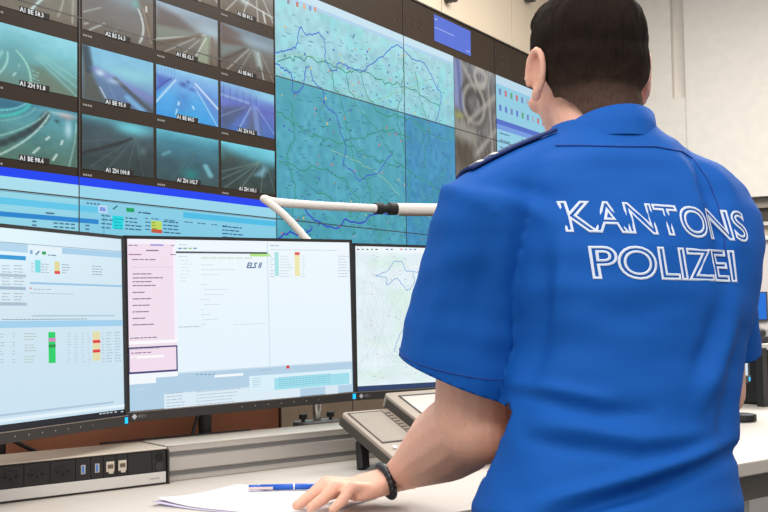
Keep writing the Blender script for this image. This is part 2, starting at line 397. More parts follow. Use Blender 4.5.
f.poly([(.36, .45), (.5, .45), (.46, .9), (.3, .9)], (84, 130, 200), .6, .08); f.blob(.42, .28, .06, .05, (48, 70, 150), .8); f.blob(.56, .34, .07, .04, (70, 100, 180), .7); f.blob(.5, .2, .03, .03, (44, 70, 150), .7)
for a, b in (((.3, .92), (.32, .82)), ((.62, .9), (.66, .98)), ((.34, .72), (.35, .66)), ((.57, .68), (.59, .73))): f.line([a, b], .014, (215, 238, 250), .9)
f.blob(.5, .92, .25, .1, (40, 175, 225), .6)
for k in range(6): f.line([(.03+k*.05, .0), (.03+k*.05, .3-k*.02)], .007, (96, 130, 190), .5)
tile(2, 1, f, 'A1 BE 84.5')
f = feed([(0, (130, 180, 222)), (.25, (104, 130, 205)), (.45, (96, 110, 190)), (1, (70, 110, 180))], 29, 7)
f.blob(.95, .08, .4, .12, (140, 205, 228), .9); f.line([(0, .28), (.5, .32)], .03, (150, 190, 225), .6)
f.poly([(0, .55), (.5, .4), (.1, 1), (0, 1)], (72, 84, 110), .7, .06); f.poly([(.55, .4), (.68, .45), (.74, 1), (.44, 1)], (88, 96, 110), .65, .07)
f.line([(.55, .4), (.3, 1)], .014, (150, 190, 230), .7); f.line([(.62, .4), (.68, 1)], .05, (130, 160, 228), .6); f.line([(.66, .38), (1, .9)], .012, (140, 180, 225), .6); f.line([(.0, .75), (.45, .42)], .012, (130, 160, 200), .6)
for k in range(6): f.line([(.05+k*.12, .08+k*.01), (.05+k*.12, .36)], .007, (70, 84, 140), .6)
tile(3, 1, f, 'A1 ZH 96.2')
# row 2
f = feed([(0, (150, 170, 170)), (.5, (128, 128, 118)), (1, (112, 104, 92))], 33, 6)
f.line([(.42, .96), (.66, .5)], .016, (205, 235, 235), .9); f.line(curve2((.76, .9), (.86, .6), (.84, .1)), .012, (170, 172, 160), .8); f.line([(.94, .95), (.96, .1)], .014, (168, 168, 154), .8); f.line([(.05, .8), (.4, .4)], .02, (140, 150, 144), .5)
tile(0, 2, f, 'A1 BE 58.3')
f = feed([(0, (110, 110, 112)), (.25, (120, 124, 128)), (1, (104, 94, 84))], 37, 6)
f.blob(.12, .12, .2, .25, (92, 72, 58), .8); f.blob(.55, .18, .3, .15, (140, 160, 172), .8); f.blob(.74, .22, .06, .08, (110, 180, 170), .7); f.poly([(.8, .1), (1, .1), (1, 1), (.9, .8)], (110, 90, 72), .7, .06)
f.line(curve2((.8, .95), (.92, .65), (.78, .3)), .016, (205, 215, 212), .9); f.line([(.1, .98), (.3, .78)], .012, (200, 210, 208), .8); f.line([(.02, .68), (.25, .5)], .01, (190, 200, 198), .7); f.line([(.4, .95), (.5, .78)], .009, (150, 156, 154), .7); f.line([(.03, .9), (.08, .86)], .012, (200, 205, 200), .7)
f.line([(.9, .2), (.9, .3)], .014, (225, 230, 230), .9); f.line([(.85, .25), (.97, .9)], .01, (170, 160, 140), .6); f.blob(.5, .6, .25, .25, (118, 118, 116), .5)
tile(1, 2, f, 'A2 BS 56.3')
f = feed([(0, (150, 172, 190)), (.25, (140, 150, 158)), (.45, (128, 128, 122)), (1, (96, 86, 76))], 41, 6)
f.poly([(0, .1), (.35, .18), (.62, .35), (.6, .42), (0, .5)], (96, 84, 80), .75, .06); f.blob(.9, .3, .3, .12, (170, 195, 208), .8)
f.poly([(0, .5), (.72, .4), (0, .8)], (128, 138, 128), .8, .04); f.line([(0, .78), (.78, .4)], .014, (200, 205, 200), .8); f.line([(.0, .9), (.7, .44)], .04, (96, 78, 66), .7)
f.poly([(.78, .42), (.86, .42), (.84, 1), (.62, 1)], (150, 164, 140), .85, .03); f.line([(.62, .92), (.8, .45)], .012, (215, 222, 212), .8); f.line([(.4, .95), (.68, .55)], .009, (190, 195, 190), .7); f.line([(.14, .98), (.62, .52)], .01, (190, 195, 188), .7)
f.line([(.9, .4), (.95, 1)], .02, (128, 104, 84), .7)
tile(2, 2, f, 'A1 BE 62.1')
f = feed([(0, (118, 136, 150)), (.2, (120, 130, 138)), (.4, (112, 112, 108)), (1, (88, 78, 68))], 45, 6)
f.poly([(0, 0), (.35, .12), (.48, .36), (.0, .5)], (96, 72, 64), .8, .06); f.blob(.7, .22, .4, .12, (150, 178, 194), .75)
f.poly([(0, .45), (.45, .38), (0, .75)], (124, 140, 142), .7, .05); f.poly([(.62, .4), (.72, .4), (.76, .72), (.68, .72)], (170, 195, 192), .85, .05)
f.line([(.52, .4), (.12, .98)], .012, (180, 182, 176), .8); f.line([(.58, .4), (.36, .9)], .009, (160, 160, 152), .7); f.line([(.7, .42), (.8, 1)], .012, (190, 196, 194), .8); f.line([(.76, .42), (1, 1)], .009, (160, 160, 152), .6); f.line([(.45, .42), (.0, .85)], .03, (78, 62, 54), .6)
tile(3, 2, f, 'A1 BE 84.1')
# row 3 (cut by the upper edge of the picture)
for c in range(4):
    f = feed([(0, (140, 150, 155)), (.5, (126, 120, 112)), (1, (108, 96, 84))], 50+c, 7)
    for a in ((.1, 1), (.4, 1), (.7, 1), (1, .9)): f.line([(.5+.05*c, .1), a], .014, (186, 190, 184), .8)
    if c == 3:
        f.line([(.3, .6), (1, .78)], .018, (205, 212, 210), .9); f.line([(.8, .72), (.84, .95)], .02, (210, 214, 212), .9); f.blob(.45, .66, .1, .06, (200, 216, 214), .7)
    tile(c, 3, f, ('A1 BE 44.2', 'A1 BE 46.7', 'A1 BE 17.0', 'A1 BE 81.2')[c])
# --- blue stripe and event list under the cameras
p = Painter(WM); p.z = .0006
def vrect(u0_, v0_, u1_, v1_, c): p.rect(u0_*PW, -v1_*PH, u1_*PW, -v0_*PH, c)
g = np.zeros((24, 60, 3)); T, S = np.meshgrid(np.linspace(0, 1, 24), np.linspace(0, 1, 60), indexing='ij')
g[:] = np.array([134, 205, 228]); g += ((S < .5)[..., None]*np.array([14, 8, 2])) - T[..., None]*np.array([30, 18, 8])
p.grid(-2*PW, -2*PH, 0, -.93*PH, g); p.up()
vrect(-2, .885, 0, .931, (0, 62, 240))
vrect(-2, .931, -1.0, 1.005, (168, 220, 236)); vrect(-1.0, .931, 0, 1.005, (150, 212, 234)); p.up()
vrect(-2, 1.005, 0, 1.009, (96, 150, 176))
vrect(-2, 1.04, -.90, 1.075, (92, 196, 232)); vrect(-2, 1.112, -.92, 1.138, (26, 132, 206)); vrect(-2, 1.205, -.92, 1.225, (104, 182, 210)); vrect(-.53, 1.02, 0, 1.055, (70, 186, 228)); vrect(-.9, 1.05, -.895, 2, (96, 176, 204)); p.up()
for k in range(3):
    for uu, nn in ((-1.38, 4), (-1.18, 1), (-1.10, 4), (-.975, 1)): p.words(uu*PW, -(1.155+k*.02)*PH, nn, .011, (70, 120, 150), length=.02)
for uu in (-1.38, -1.13): p.words(uu*PW, -1.105*PH, 1, .011, (70, 110, 140), length=.04)
p.words(-1.7*PW, -1.16*PH, 3, .011, (70, 120, 150)); p.words(-.97*PW, -1.03*PH, 4, .01, (60, 100, 140), length=.012)
a = p.px(100, 207); p.rect(a[0]-.01, a[1]-.022, a[0]+.035, a[1]+.006, (196, 220, 246)); p.rect(a[0]-.003, a[1]-.016, a[0]+.028, a[1], (90, 130, 216))
p.prect(126, 208, 134, 212, (0, 160, 90)); p.pline([(113, 209), (117, 206)], .006, (40, 110, 120)); p.pwords(138, 213, 2, 2.5, (40, 90, 120)); p.pwords(146, 214, 1, 2.5, (40, 90, 120))
p.prect(112, 216, 123, 229, (0, 214, 222)); p.prect(151, 221, 161.5, 229.5, (190, 214, 90)); p.prect(151, 229.5, 162, 233, (206, 72, 60)); p.up()
for k in range(4):
    p.pwords(101, 216+k*4, 2, 2.2, (56, 100, 130)); p.pwords(125, 218.5+k*3.6, 3, 2.2, (50, 90, 120)); p.pwords(145, 219+k*3.6, 1, 2, (60, 100, 130)); p.pwords(163, 222+k*3.6, 3, 2.2, (40, 90, 130)); p.pwords(152, 223+k*3, 1, 1.6, (110, 130, 60)); p.pwords(114, 219.3+k*3.2, 2, 1.6, (0, 150, 170))
    p.pwords(222, 227+k*3.5, 4, 2.2, (40, 90, 140))
for x_ in (151, 164, 184, 197, 211, 222): p.pwords(x_, 219+(x_-151)*.1, 2, 1.8, (56, 110, 150))
tag(p.build('event_list_window', wall_scr, vwall), 'pale blue event list below the camera pictures')
# --- map window
p = Painter(WM); p.z = .0006
MU, V0, V1 = 1.505, -.66, 2.0
nx, ny = 130, 190
T, S = np.meshgrid(np.linspace(V0, V1, ny), np.linspace(0, MU, nx), indexing='ij')
g = np.zeros((ny, nx, 3))
top = np.clip(-T/.25+.0, 0, 1)[..., None]*np.array([150, 210, 222]); 
base = np.where((T < 0)[..., None], np.array([140, 200, 212]), np.where((S < 1)[..., None], np.array([80, 166, 188]), np.array([60, 144, 190])))
base = base.astype(float); base += np.where((T < 0), (-T/.66)*30, -np.clip(T, 0, 1.3)*10)[..., None]*np.array([1, .5, .4])  # pale reflection over the upper row painted into the map colours
n1 = smooth_noise(ny, nx, 22, 3); n2 = smooth_noise(ny, nx, 60, 4); gm = np.clip((n1*.55+n2*.45-.46)*3, 0, 1)[..., None]*.75
g = base*(1-gm*.5)+np.array([44, 166, 166])*(gm*.5)*np.where(T < 0, .9, .8)[..., None]+np.array([60, 60, 60])*(gm*.5)*np.where(T < 0, 1, 0)[..., None]
g += ((n2-.5)*26)[..., None]
p.grid(0, -V1*PH, MU*PW, -V0*PH, np.clip(g, 0, 255)); p.up()
vrect(0, -.66, MU, -.60, (196, 224, 238)); vrect(0, -.60, MU, -.575, (170, 206, 232)); p.up()
for i, (x_, y_) in enumerate(((287, 1), (296, 4), (303, 6), (309, 8), (314, 9))): 
    a = p.px(x_, y_); p.rect(a[0], a[1]-.012, a[0]+.018, a[1]+.012, ((150, 130, 150), (190, 110, 90), (230, 170, 120), (120, 150, 200), (220, 140, 110))[i])
blue = (66, 112, 206); dblue = (52, 84, 196)
def wob(pts, n=5, amp=.006):
    q = spline([Vector((*p.px(*a), 0)) for a in pts], n); return [(v.x+random.uniform(-amp, amp), v.y+random.uniform(-amp, amp)) for v in q]
p.line(wob([(275, 53), (290, 50), (297, 44), (299, 28), (303, 30), (308, 35), (318, 33), (324, 40), (325, 55), (326, 63), (335, 71), (338, 63), (352, 69), (364, 71), (368, 66), (380, 58), (392, 48), (400, 46), (408, 55), (414, 60), (424, 64), (436, 86), (441, 95), (440, 105), (436, 122)]), .0065, blue); 
p.line(wob([(275, 64), (285, 70), (292, 76), (293, 92), (300, 90), (304, 82), (305, 70), (310, 68), (314, 82), (322, 90), (326, 106), (334, 112), (338, 122), (340, 132), (346, 150), (343, 164), (352, 170), (358, 180), (366, 176), (378, 172), (387, 160), (392, 152)]), .006, dblue)
for pts in ([(305, 210), (318, 222), (337, 228), (346, 220), (360, 224), (372, 214), (390, 214)], [(278, 238), (292, 232), (300, 236), (312, 228)]): p.line(wob(pts), .009, (40, 70, 190))
green = (40, 140, 110)
for pts in ([(276, 60), (300, 58), (322, 62), (345, 72), (360, 70), (385, 82), (410, 88), (440, 108)], [(330, 66), (336, 90), (344, 112), (350, 140), (356, 165), (370, 190), (372, 215), (380, 240)], [(346, 74), (352, 96), (364, 116), (376, 128), (388, 150), (402, 166), (418, 176), (450, 196)],
            [(278, 110), (300, 128), (318, 138), (336, 142), (362, 152), (384, 162), (404, 168)], [(360, 72), (366, 92), (380, 112), (402, 116), (424, 130), (448, 140)], [(280, 160), (300, 170), (320, 168), (344, 180), (360, 205), (352, 235)],
            [(404, 60), (402, 90), (398, 120), (404, 150), (410, 180), (406, 210), (404, 238)], [(415, 70), (420, 100), (430, 130), (424, 160), (432, 190), (428, 225)], [(290, 100), (294, 130), (288, 160), (296, 190), (290, 215)], [(345, 140), (365, 138), (385, 130), (410, 136)], [(310, 190), (335, 200), (352, 215)]):
    p.line(wob(pts, 6, .014), .0055, green)
for pts in ([(276, 57), (300, 55), (325, 60), (350, 70)], [(330, 150), (352, 160), (376, 172), (400, 196)], [(340, 90), (372, 100), (398, 92), (430, 80)]): p.line(wob(pts, 6, .008), .004, (140, 190, 160))
p.up()
for k in range(40):
    u, v = random.uniform(0, MU-.3), random.uniform(-.5, 1.2); q = [(u*PW, -v*PH)]
    for _ in range(7): q.append((min(max(q[-1][0]+random.uniform(-.05, .07), 0), MU*PW), q[-1][1]+random.uniform(-.06, .03)))
    p.line(q, .003, random.choice(((44, 140, 120), (60, 130, 160), (80, 150, 170))) if v > 0 else (110, 176, 180))
for k in range(240):
    u, v = random.uniform(.02, MU-.04), random.uniform(-.5, 1.35); s_ = random.choice((.006, .008, .010))
    c = random.choice(((60, 90, 190), (60, 90, 190), (205, 110, 100), (214, 190, 110), (40, 100, 150), (40, 110, 130)))
    p.rect(u*PW, -v*PH, u*PW+s_*1.2, -v*PH+s_*1.2, c)
for k in range(420):
    u, v = random.uniform(.02, MU-.06), random.uniform(-.5, 1.35); p.words(u*PW, -v*PH, 1, .008, (62, 118, 150) if v > 0 else (110, 160, 180), length=random.uniform(.02, .04))
tag(p.build('map_window', wall_scr, vwall), 'large blue green district map')
# --- header strip, notice, aerial picture, list on the right
p = Painter(WM); p.z = .0006
c4 = [p.px(*q) for q in ((433.8, 14), (470.3, 30.3), (470, 54.7), (434.4, 40.6))]
x0, x1 = c4[0][0], c4[1][0]; y1, y0 = c4[0][1], c4[3][1]
p.rect(x0, y0, x1, y1, (84, 112, 214)); p.up(); p.words(x0+.01, y1-.03, 1, .012, (180, 196, 240), length=.03)
p.words(x0+.01, (y0+y1)/2, 9, .010, (170, 186, 238), length=.022); p.words(x1-.06, y0+.02, 2, .012, (180, 196, 240), length=.02)
tag(p.build('notice_window', wall_scr, vwall), 'small violet blue notice')
p = Painter(WM); p.z = .0006
f = Img(110, 60, [(0, (120, 122, 126)), (.35, (100, 98, 96)), (.7, (92, 80, 70)), (1, (80, 70, 64))], 77, 8)
f.noise(30, 18); f.noise(22, 16)
f.poly([(0, 0), (.16, 0), (.22, .26), (0, .24)], (128, 140, 190), .9, .02); f.poly([(.06, 0), (.12, 0), (.17, .25), (.12, .25)], (84, 96, 150), .8, .02)
for r_, c_ in ((.2, (150, 146, 136)), (.15, (70, 68, 66)), (.10, (134, 130, 120))):
    pass
th = np.linspace(0, 6.283, 22)
for rr, cc, w in ((.17, (160, 156, 146), .022), (.12, (66, 64, 64), .03), (.22, (84, 80, 78), .02)):
    f.line([(.46+rr*math.cos(a)*1.5, .2+rr*math.sin(a)*.55) for a in th], w*.8, cc, .6)
f.line([(.62+.1*math.cos(a)*1.4, .05+.1*math.sin(a)*.45) for a in th], .02, (170, 168, 160), .8)
for a, b in (((.3, .3), (1, .12)), ((.5, .45), (1, .3)), ((.8, .0), (.9, .4)), ((.2, .02), (.5, .12))): f.line([a, b], .018, (168, 164, 156), .7)
f.poly([(0, .3), (.5, .32), (.5, .42), (0, .40)], (150, 150, 140), .7, .02); f.poly([(.02, .4), (.4, .42), (.4, .55), (.02, .52)], (74, 64, 54), .8, .03)
for k in range(5): f.line([(.2+k*.12, .75), (.8+k*.1, .42)], .016, (170, 168, 164) if k % 2 else (88, 82, 78), .8)
f.blob(.1, .28, .1, .02, (170, 180, 90), .7)
p.grid(MU*PW+.004, -1.2*PH, 2*PW-.004, .655*PH, f.out())
tag(p.build('aerial_picture_window', wall_scr, vwall), 'grey aerial picture of a motorway junction')
p = Painter(WM); p.z = .0006
p.rect(2*PW+.002, -1.2*PH, 3*PW-.01, .655*PH, (140, 200, 224)); p.up()
p.rect(2*PW+.002, .57*PH, 3*PW-.01, .655*PH, (184, 214, 232)); p.rect(2*PW+.002, .17*PH, 3*PW-.01, .22*PH, (74, 104, 196)); p.rect(2*PW+.002, .12*PH, 3*PW-.01, .17*PH, (110, 150, 220)); p.up()
for k in range(11): 
    for j in range(2): p.rect(2*PW+.05+k*.09, (.47-j*.16)*PH, 2*PW+.085+k*.09, (.53-j*.16)*PH, random.choice(((90, 120, 200), (190, 110, 120), (90, 160, 120), (110, 130, 190), (160, 170, 190))))
for k in range(8):
    p.words(2*PW+.05, (.08-k*.07)*PH, 3, .014, (60, 110, 150)); p.words(2*PW+.4, (.08-k*.07)*PH, 4, .014, (60, 110, 150))
tag(p.build('resource_list_window', wall_scr, vwall), 'pale blue list with coloured icons')
p = Painter(WM); p.z = .0006                          # faint icons in the dark header strip
for k, u in enumerate((.95, 1.02, 1.09, 1.16, 2.08, 2.14)):
    for j in range(2): p.rect(u*PW, (.84-j*.07)*PH, u*PW+.03, (.87-j*.07)*PH, (70, 46, 40))
p.build('header_icons', wall_scr, vwall)

# ------------------------------------------------------------------ desk
M_top = mat('desk_top', (198, 190, 182), .55, vary=.025, scale=9)
M_edge = mat('desk_edge', (96, 90, 84), .6)
M_alu = mat('brushed_aluminium', (196, 192, 186), .42, metal=.55, bump=.08, scale=40, vary=.04, stretch=(1, 60, 60))
M_groove = mat('grey_groove', (122, 121, 119), .5, metal=.3)
M_blk = mat('black_plastic', (30, 29, 30), .45, vary=.08, scale=80)
M_blk2 = mat('charcoal_plastic', (52, 49, 46), .5, vary=.05, scale=60)
M_steel = mat('chrome_steel', (190, 190, 188), .25, metal=.9)
desk = empty('control_desk', DM, 'long pale grey control room desk under the monitors', 'desk')
bm = bmesh.new(); prism(bm, [(-1.3, -.55), (2.75, -.55), (2.75, .24), (-1.3, .24)], DZ-.028, DZ); obj('worktop', bm, M_top, desk, bevel=.003)
part_box('front_rail', desk, M_edge, -1.25, 2.7, -.50, -.46, DZ-.09, DZ-.0285)
part_box('back_rail', desk, M_edge, -1.25, 2.7, .14, .18, DZ-.09, DZ-.0285)
M_leg = mat('pale_leg', (188, 184, 180), .45)
for e in (-.95, 1.12, 2.5):
    lg = part_box('leg', desk, M_leg, e-.03, e+.03, -.44, -.38, .03, DZ-.0285, bevel=.004)
    part_box('leg', desk, M_leg, e-.03, e+.03, .06, .12, .03, DZ-.0285, bevel=.004)
    part_box('foot', desk, M_leg, e-.035, e+.035, -.52, .2, .001, .03, bevel=.004)
# --- aluminium cable profile
tr = empty('cable_rail', dk(0, 0, DZ) and DM @ Matrix.Translation((0, 0, DZ)), 'silver aluminium cable rail with two grey grooves behind the papers', 'rail')
hgt = .065; y0 = .018
pr = [(y0, .0008), (y0, .008), (y0+.004, .010), (y0+.004, .018), (y0, .020), (y0, .043), (y0+.004, .045), (y0+.004, .053), (y0, .055), (y0, hgt), (.115, hgt), (.115, .0008)]
bm = bmesh.new(); prism(bm, pr, .0065, .98)
for v in bm.verts: v.co = Vector((v.co.z, v.co.x, v.co.y))
obj('profile', bm, M_alu, tr)
part_box('top_cover', tr, mat('pale_cover', (206, 200, 190), .5, vary=.03, scale=12),   .0065, .982, y0-.002, .117, hgt, hgt+.003, bevel=.001)
for z in (.010, .045): part_box('groove_strip', tr, M_groove, .0065, .98, y0+.0036, y0+.006, z+.0004, z+.0076)
part_box('shadow_gap', tr, M_blk, .0065, .98, y0+.004, y0+.01, .0003, .0008)
# --- socket box
sb = empty('socket_box', DM @ Matrix.Translation((0, 0, DZ)), 'black and silver socket box with power, data and network outlets', 'socket box')
L0 = -.75
part_box('housing', sb, M_blk2, L0, .0, .002, .115, .0008, .0635)
part_box('top_lid', sb, mat('pale_wood_lid', (205, 194, 178), .5, vary=.06, scale=30, stretch=(1, 12, 12)), L0, .002, -.001, .116, .0636, .0666, bevel=.001)
part_box('silver_strip', sb, mat('satin_silver', (218, 216, 212), .45, metal=.35), L0, -.001, -.002, .002, .004, .0235, bevel=.0008)
bm = bmesh.new(); prism(bm, [(-.004, .0006), (-.004, .060), (.003, .0668), (.118, .0668), (.118, .0006)], .0021, .0055)
for v in bm.verts: v.co = Vector((v.co.z, v.co.x, v.co.y))
obj('end_cap', bm, M_blk2, sb, bevel=.0008)
M_face = mat('socket_face', (26, 25, 26), .45); M_hole = mat('black_hole', (8, 8, 8), .8)
zc = .0425
def fe(x, y): e, z = d_hit(x, y, .001); return e
def module(e0_, e1_, name): return part_box(name, sb, M_face, e0_+.0004, e1_-.0004, -.0012, .002, .0245, .061, bevel=.0006)
ec = [fe(10.5, 477), fe(36.3, 474.7), fe(62.8, 472.3)]; pit = (ec[2]-ec[0])/2
for k in range(-3, 3):
    e = ec[0]+k*pit; mo = module(e-pit/2, e+pit/2, 'power_socket')
    bm = bmesh.new(); prism(bm, [(e+.0165*math.cos(a)*(1.06 if abs(math.cos(a)) > .9 else 1), zc+.0125*math.sin(a)) for a in np.linspace(0, 2*math.pi, 7)[:-1]], 0, .0006)
    for v in bm.verts: v.co = Vector((v.co.x, -.0013-v.co.z, v.co.y))
    obj('recess', bm, mat('socket_recess', (20, 20, 21), .5), mo)
    for dx, dz in ((-.009, .0), (.009, .0), (0, -.004)):
        bm = bmesh.new(); prism(bm, [(e+dx+.0022*math.cos(a), zc+dz+.0022*math.sin(a)) for a in np.linspace(0, 2*math.pi, 11)[:-1]], 0, .0008)
        for v in bm.verts: v.co = Vector((v.co.x, -.0019-v.co.z, v.co.y))
        obj('pin_hole', bm, M_hole, mo)
eb = [ec[2]+pit/2, fe(90.5, 469), fe(103.5, 467.5), fe(116.2, 466), fe(127.8, 465), fe(152, 462), -.0005]
M_usb = mat('blue_tongue', (66, 118, 196), .4); M_rj = mat('cream_jack', (206, 196, 180), .5, metal=.2)
for i in range(6):
    mo = module(eb[i], eb[i+1], ('usb_port', 'usb_port', 'network_port', 'network_port', 'blank_plate', 'cable_outlet')[i]); e = (eb[i]+eb[i+1])/2
    if i < 2:
        part_box('shell', mo, M_steel, e-.0042, e+.0042, -.0022, -.0012, zc-.008, zc+.008, bevel=.0008)
        part_box('tongue', mo, M_usb, e-.0022, e+.0014, -.0030, -.0022, zc-.006, zc+.006)
    elif i < 4:
        part_box('jack', mo, M_rj, e-.0075, e+.0075, -.0036, -.0012, zc-.009, zc+.009, bevel=.0008)
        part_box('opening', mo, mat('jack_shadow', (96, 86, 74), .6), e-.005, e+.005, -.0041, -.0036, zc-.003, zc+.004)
        part_box('latch', mo, M_rj, e-.003, e+.005, -.0044, -.0036, zc-.012, zc-.006)
    elif i == 5:
        for z in (zc+.008, zc-.009):
            bm = bmesh.new(); prism(bm, [(e+.0075*math.cos(a), z+.0075*math.sin(a)) for a in np.linspace(0, 2*math.pi, 17)[:-1]], 0, .001)
            for v in bm.verts: v.co = Vector((v.co.x, -.0013-v.co.z, v.co.y))
            obj('hole', bm, M_hole if z > zc else mat('hole_cap', (48, 47, 47), .5), mo)
part_box('maker_mark', sb, mat('faint_print', (180, 178, 174), .6), -.033, -.014, -.0024, -.0020, .0115, .0145)
# --- rust-coloured fabric screen behind the monitors
e_r, _ = d_hit(281, 415, -.20)
ps = empty('privacy_screen', DM, 'rust brown fabric privacy screen standing behind the left monitors', 'screen')
rust = mat('rust_fabric', (206, 136, 102), .9, bump=.5, scale=500, vary=.16, detail=2)
part_box('fabric_panel', ps, rust, -1.2, e_r-.004, .2, .222, DZ+.004, 1.12, bevel=.004)
part_box('edge_strip', ps, mat('screen_edge', (90, 60, 44), .5), e_r-.004, e_r, .198, .224, DZ+.004, 1.12)
for e in (-.9, e_r-.15): part_box('clamp', ps, M_blk2, e-.02, e+.02, .19, .232, DZ, DZ+.02)

# ------------------------------------------------------------------ monitors
MW, MH = .5184, .324
scr = screen_mat('monitor_light', 1.0, base=.01, rough=.3, spec=.25)
M_bez = mat('monitor_bezel', (34, 34, 36), .45); M_bar = mat('monitor_bar', (46, 43, 41), .5); M_lite = mat('bar_highlight', (128, 118, 108), .4)
M_cyan = mat('cyan_power_light', (20, 170, 236), .4, emit=.9)
def axes(y, t, r):
    r0 = Vector((math.sin(y), math.cos(y), 0)); n0 = Vector((math.cos(y), -math.sin(y), 0))
    u1 = math.cos(t)*UP - math.sin(t)*n0; n1 = math.cos(t)*n0 + math.sin(t)*UP
    return math.cos(r)*r0+math.sin(r)*u1, math.cos(r)*u1-math.sin(r)*r0, n1
def monitor(c, yaw, tilt, roll, label, foot, paint=None, base_z=DZ, pole=True, neck=0):
    X, Y, N = axes(yaw, tilt, roll); M = frame(c, X, Y, N)
    root = empty('desktop_monitor', Matrix.Translation(foot), label, 'monitor', group='workstation monitors')
    L = root.matrix_world.inverted() @ M
    def pb(name, m, *d, bevel=0, parent=root):
        o = part_box(name, parent, m, *d, bevel=bevel)
        o.matrix_local = L if parent is root else Matrix.Identity(4); return o
    w, h = MW/2, MH/2; b = .0062
    pb('housing', M_blk, -w-b+.001, w+b-.001, -h-.019, h+b-.001, -.040, -.004, bevel=.006)
    pb('rear_cover', M_blk, -w*.55, w*.55, -h*.6, h*.7, -.058, -.039, bevel=.008)
    bm = bmesh.new(); box(bm, -w-b, -w, -h, h+b, -.004, .0022); box(bm, w, w+b, -h, h+b, -.004, .0022); box(bm, -w-b, w+b, h, h+b, -.004, .0022)
    o = obj('bezel', bm, M_bez, root); o.matrix_local = L
    bar = pb('lower_bar', M_bar, -w-b, w+b, -h-.0195, -h-.0005, -.004, .0035, bevel=.001)
    def bb(name, m, *d): part_box(name, bar, m, *d)
    bb('highlight_lip', M_lite, -w-b, w+b, -h-.0022, -h-.0006, .0033, .0042)
    bb('power_light', M_cyan, w-.004, w+.004, -h-.0155, -h-.0045, .0034, .0042)
    for k in range(7): bb('touch_button', mat('grey_print', (150, 148, 146), .5) if k < 6 else M_lite, -.02+k*.031-.0010, -.02+k*.031+.0010, -h-.0112, -h-.0088, .0034, .0039)
    bm = bmesh.new(); prism(bm, [(-w+.008+.0055*math.cos(a), -h-.010+.0055*math.sin(a)) for a in (0, math.pi/2, math.pi, 1.5*math.pi)], .0034, .0040)
    obj('maker_emblem', bm, mat('emblem_white', (200, 204, 212), .4), bar)
    V, Fc = text_polys('EIZO', .0075, res=1); me = bpy.data.meshes.new('t'); me.from_pydata([(v[0]-w+.016, v[1]-h-.0125, .0038) for v in V], [], Fc)
    obj('maker_lettering', me, mat('emblem_grey', (150, 150, 154), .4), bar)
    P = Painter(M); P.z = .0004
    if paint: paint(P, w, h)
    else: P.rect(-w, -h, w, h, (206, 226, 238))
    P.V = [(v[0], v[1], v[2]-.0004) for v in P.V]
    o = P.build('screen_picture', scr, root); o.matrix_local = L @ Matrix.Translation((0, 0, -.0005))
    if pole:
        m = M_blk
        bm = bmesh.new(); top = c-N*.062+Y*(-.02); f_ = Vector(foot)
        tube(bm, [f_, Vector((f_.x, f_.y, top.z))], .0135, 16, cap='flat')
        o = obj('stand_pole', bm, m, root, smooth=False); o.matrix_local = Matrix.Translation(-f_)
        bm = bmesh.new(); tube(bm, [Vector((f_.x, f_.y, top.z-.02)), top+N*.012], .012, 12, cap='flat'); o = obj('mount_arm', bm, m, root); o.matrix_local = Matrix.Translation(-f_)
        bm = bmesh.new(); prism(bm, rrect(.08, .044, .01), .0005, .012); o = obj('stand_base', bm, m, root); o.matrix_local = Matrix.Rotation(math.pi/2-DYAW, 4, 'Z')
    return root

